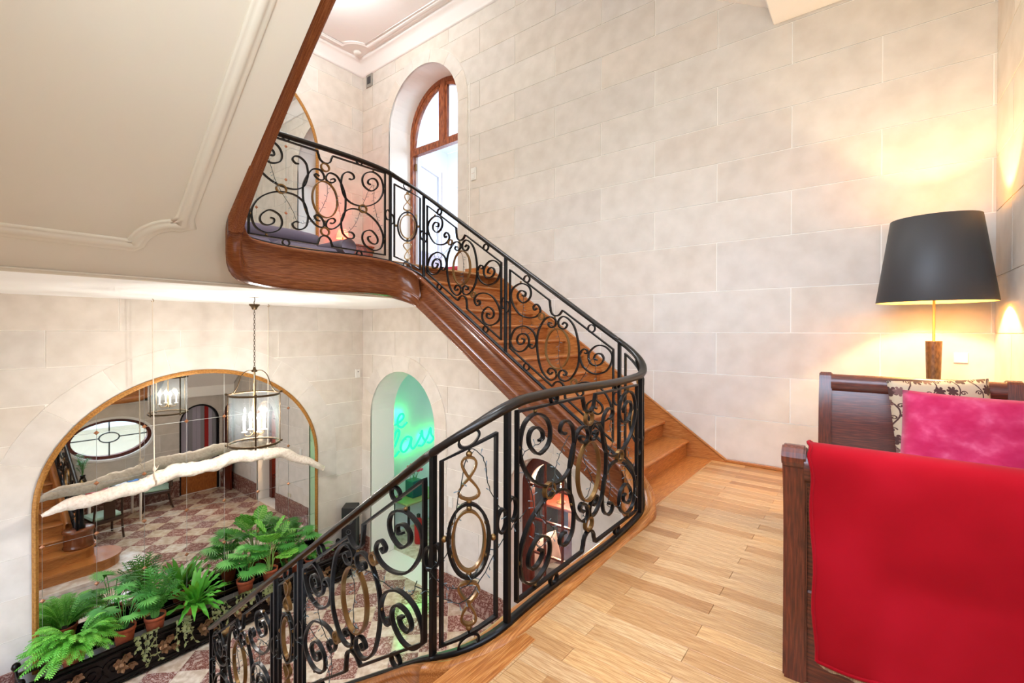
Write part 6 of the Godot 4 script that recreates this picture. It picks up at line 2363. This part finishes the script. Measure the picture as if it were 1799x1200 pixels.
func fairy(label: String, f: Callable, pts: Array, sd: int):
	var r := RandomNumberGenerator.new()
	r.seed = sd
	var t := thing("fairy_lights", label, "fairy lights", "unlit fairy light strings on the railings")
	var p := PackedVector3Array()
	for i in range(0, pts.size(), 2):
		p.append(f.call(pts[i], pts[i + 1], 0.018 * (1.0 if (i / 2) % 2 else -1.0)))
	var line := smooth_pts(p, 8)
	for i in line.size():
		line[i] += Vector3(r.randf_range(-0.003, 0.003), r.randf_range(-0.003, 0.003), r.randf_range(-0.003, 0.003))
	var st := st_new()
	tube(st, line, 0.0022, 5)
	part(t, "wire", done(st), M.wire)
	var b := st_new()
	var run := 0.0
	for i in range(1, line.size()):
		run += line[i].distance_to(line[i - 1])
		if run > 0.026:
			run = 0.0
			var tn := (line[i] - line[i - 1]).normalized()
			var d := (tn.cross(Vector3(r.randf_range(-1, 1), r.randf_range(-1, 1), r.randf_range(-1, 1))).normalized() + tn * 0.4).normalized()
			tube(b, PackedVector3Array([line[i], line[i] + d * 0.018]), 0.0016, 4)
			tube(b, PackedVector3Array([line[i] + d * 0.016, line[i] + d * 0.028]), 0.0026, 5)
	var bulbs := part(t, "bulbs", done(b), M.tiny_bulb)
	bulbs.set_meta("kind", "stuff")

func build_fairy_lights():
	M.wire = mat(C(18, 24, 22), 0.5)
	M.tiny_bulb = mat(C(110, 124, 130), 0.3)
	var land := panel_map(5.19, 0.497)
	fairy("dark fairy light string drooping through the landing railing's left scrolls", land, [-0.49, 0.26, -0.5, 0.1, -0.49, 0.0, -0.52, -0.14, -0.6, -0.3, -0.66, -0.1], 1)
	fairy("dark fairy light string wound beside the landing railing's central oval", land, [-0.25, 0.26, -0.3, 0.2, -0.26, 0.12, -0.27, 0.0, -0.24, -0.15, -0.27, -0.28, -0.36, -0.3], 2)
	fairy("dark fairy light string hanging inside the landing railing's gilt oval", land, [-0.05, 0.2, 0.03, 0.1, 0.0, -0.05, 0.04, -0.2, 0.05, -0.26], 3)
	fairy("dark fairy light string bunched at the stair end of the landing railing", land, [0.24, 0.25, 0.3, 0.12, 0.4, 0.02, 0.46, -0.1, 0.38, -0.2, 0.48, -0.25, 0.56, 0.0, 0.6, 0.2, 0.5, 0.26], 4)
	var nar := func(u, v, w):
		var s: float = 6.105 + u
		var c := plan(s)
		var n := well_side(s)
		return Vector3(c.x + n.x * w, (rail_y(s) + base_y(s)) / 2.0 + v, c.y + n.y * w)
	fairy("dark fairy light string looped through the corner panel of the landing railing", nar, [-0.2, -0.04, -0.1, 0.14, -0.06, 0.3, 0.0, 0.36, 0.04, 0.2, 0.1, -0.02, 0.16, -0.06, 0.1, -0.17, 0.0, -0.18, -0.08, -0.1], 5)
	fairy("dark fairy light string swagged low across the corner panel of the landing railing", nar, [-0.3, -0.02, -0.16, -0.12, 0.0, -0.24, 0.12, -0.21, 0.26, -0.1], 6)
	var lo1 := panel_map(6.895, (rail_y(6.895) + base_y(6.895)) / 2.0 - 0.01, 1.09)
	fairy("dark fairy light string through the lower flight railing's upper scrolls", lo1, [-0.5, 0.3, -0.4, 0.18, -0.25, 0.2, -0.12, 0.18, 0.0, 0.17, 0.03, 0.05, -0.02, -0.1, 0.0, -0.16], 7)
	fairy("dark fairy light string through the lower flight railing's lower scrolls", lo1, [0.4, -0.02, 0.42, -0.15, 0.3, -0.25, 0.26, -0.4, 0.2, -0.5, 0.38, -0.42, 0.5, -0.3, 0.44, -0.1], 8)
	fairy("dark fairy light tangle at the foot of the lower flight railing", panel_map(8.525, (rail_y(8.525) + base_y(8.525)) / 2.0, 1.13), [-0.5, 0.4, -0.3, 0.3, -0.38, 0.1, -0.2, 0.1, 0.0, 0.15, 0.05, -0.1, 0.2, -0.05, 0.3, -0.3, 0.5, -0.2, 0.48, -0.5], 9)
	fairy("dark fairy light tangle beside the narrow panel of the lower railing", panel_map(7.6, (rail_y(7.6) + base_y(7.6)) / 2.0, 1.0), [-0.2, 0.25, -0.1, 0.1, -0.14, 0.0, -0.04, -0.02, 0.06, 0.1, 0.16, 0.0, 0.22, -0.25, 0.1, -0.2, -0.08, -0.12], 10)
	var up1 := panel_map(2.378, (rail_y(2.378) + base_y(2.378)) / 2.0, 0.97)
	fairy("dark fairy light string down the top panel of the upper flight railing", up1, [-0.38, 0.47, -0.36, 0.3, -0.4, 0.1, -0.1, 0.22, 0.0, 0.1, 0.05, -0.15, 0.16, -0.3, 0.32, -0.45], 11)
	var up2 := panel_map(3.50, (rail_y(3.50) + base_y(3.50)) / 2.0, 0.97)
	fairy("dark fairy light string down the bottom panel of the upper flight railing", up2, [-0.38, 0.47, -0.36, 0.25, -0.38, 0.1, -0.1, 0.2, 0.0, 0.1, 0.04, -0.15, 0.2, -0.28, 0.36, -0.08, 0.38, -0.45], 12)
	var g := panel_map(0.70, 2.497)
	fairy("dark fairy light string through the left scrolls of the gallery railing", g, [-0.5, 0.26, -0.45, 0.05, -0.3, -0.15, -0.25, -0.26, -0.1, -0.2, 0.0, 0.0, 0.03, 0.2], 13)
	fairy("dark fairy light string through the right scrolls of the gallery railing", g, [0.06, 0.2, 0.12, 0.0, 0.2, -0.26, 0.3, -0.18, 0.4, 0.02, 0.5, 0.26, 0.55, 0.05, 0.6, -0.2], 14)
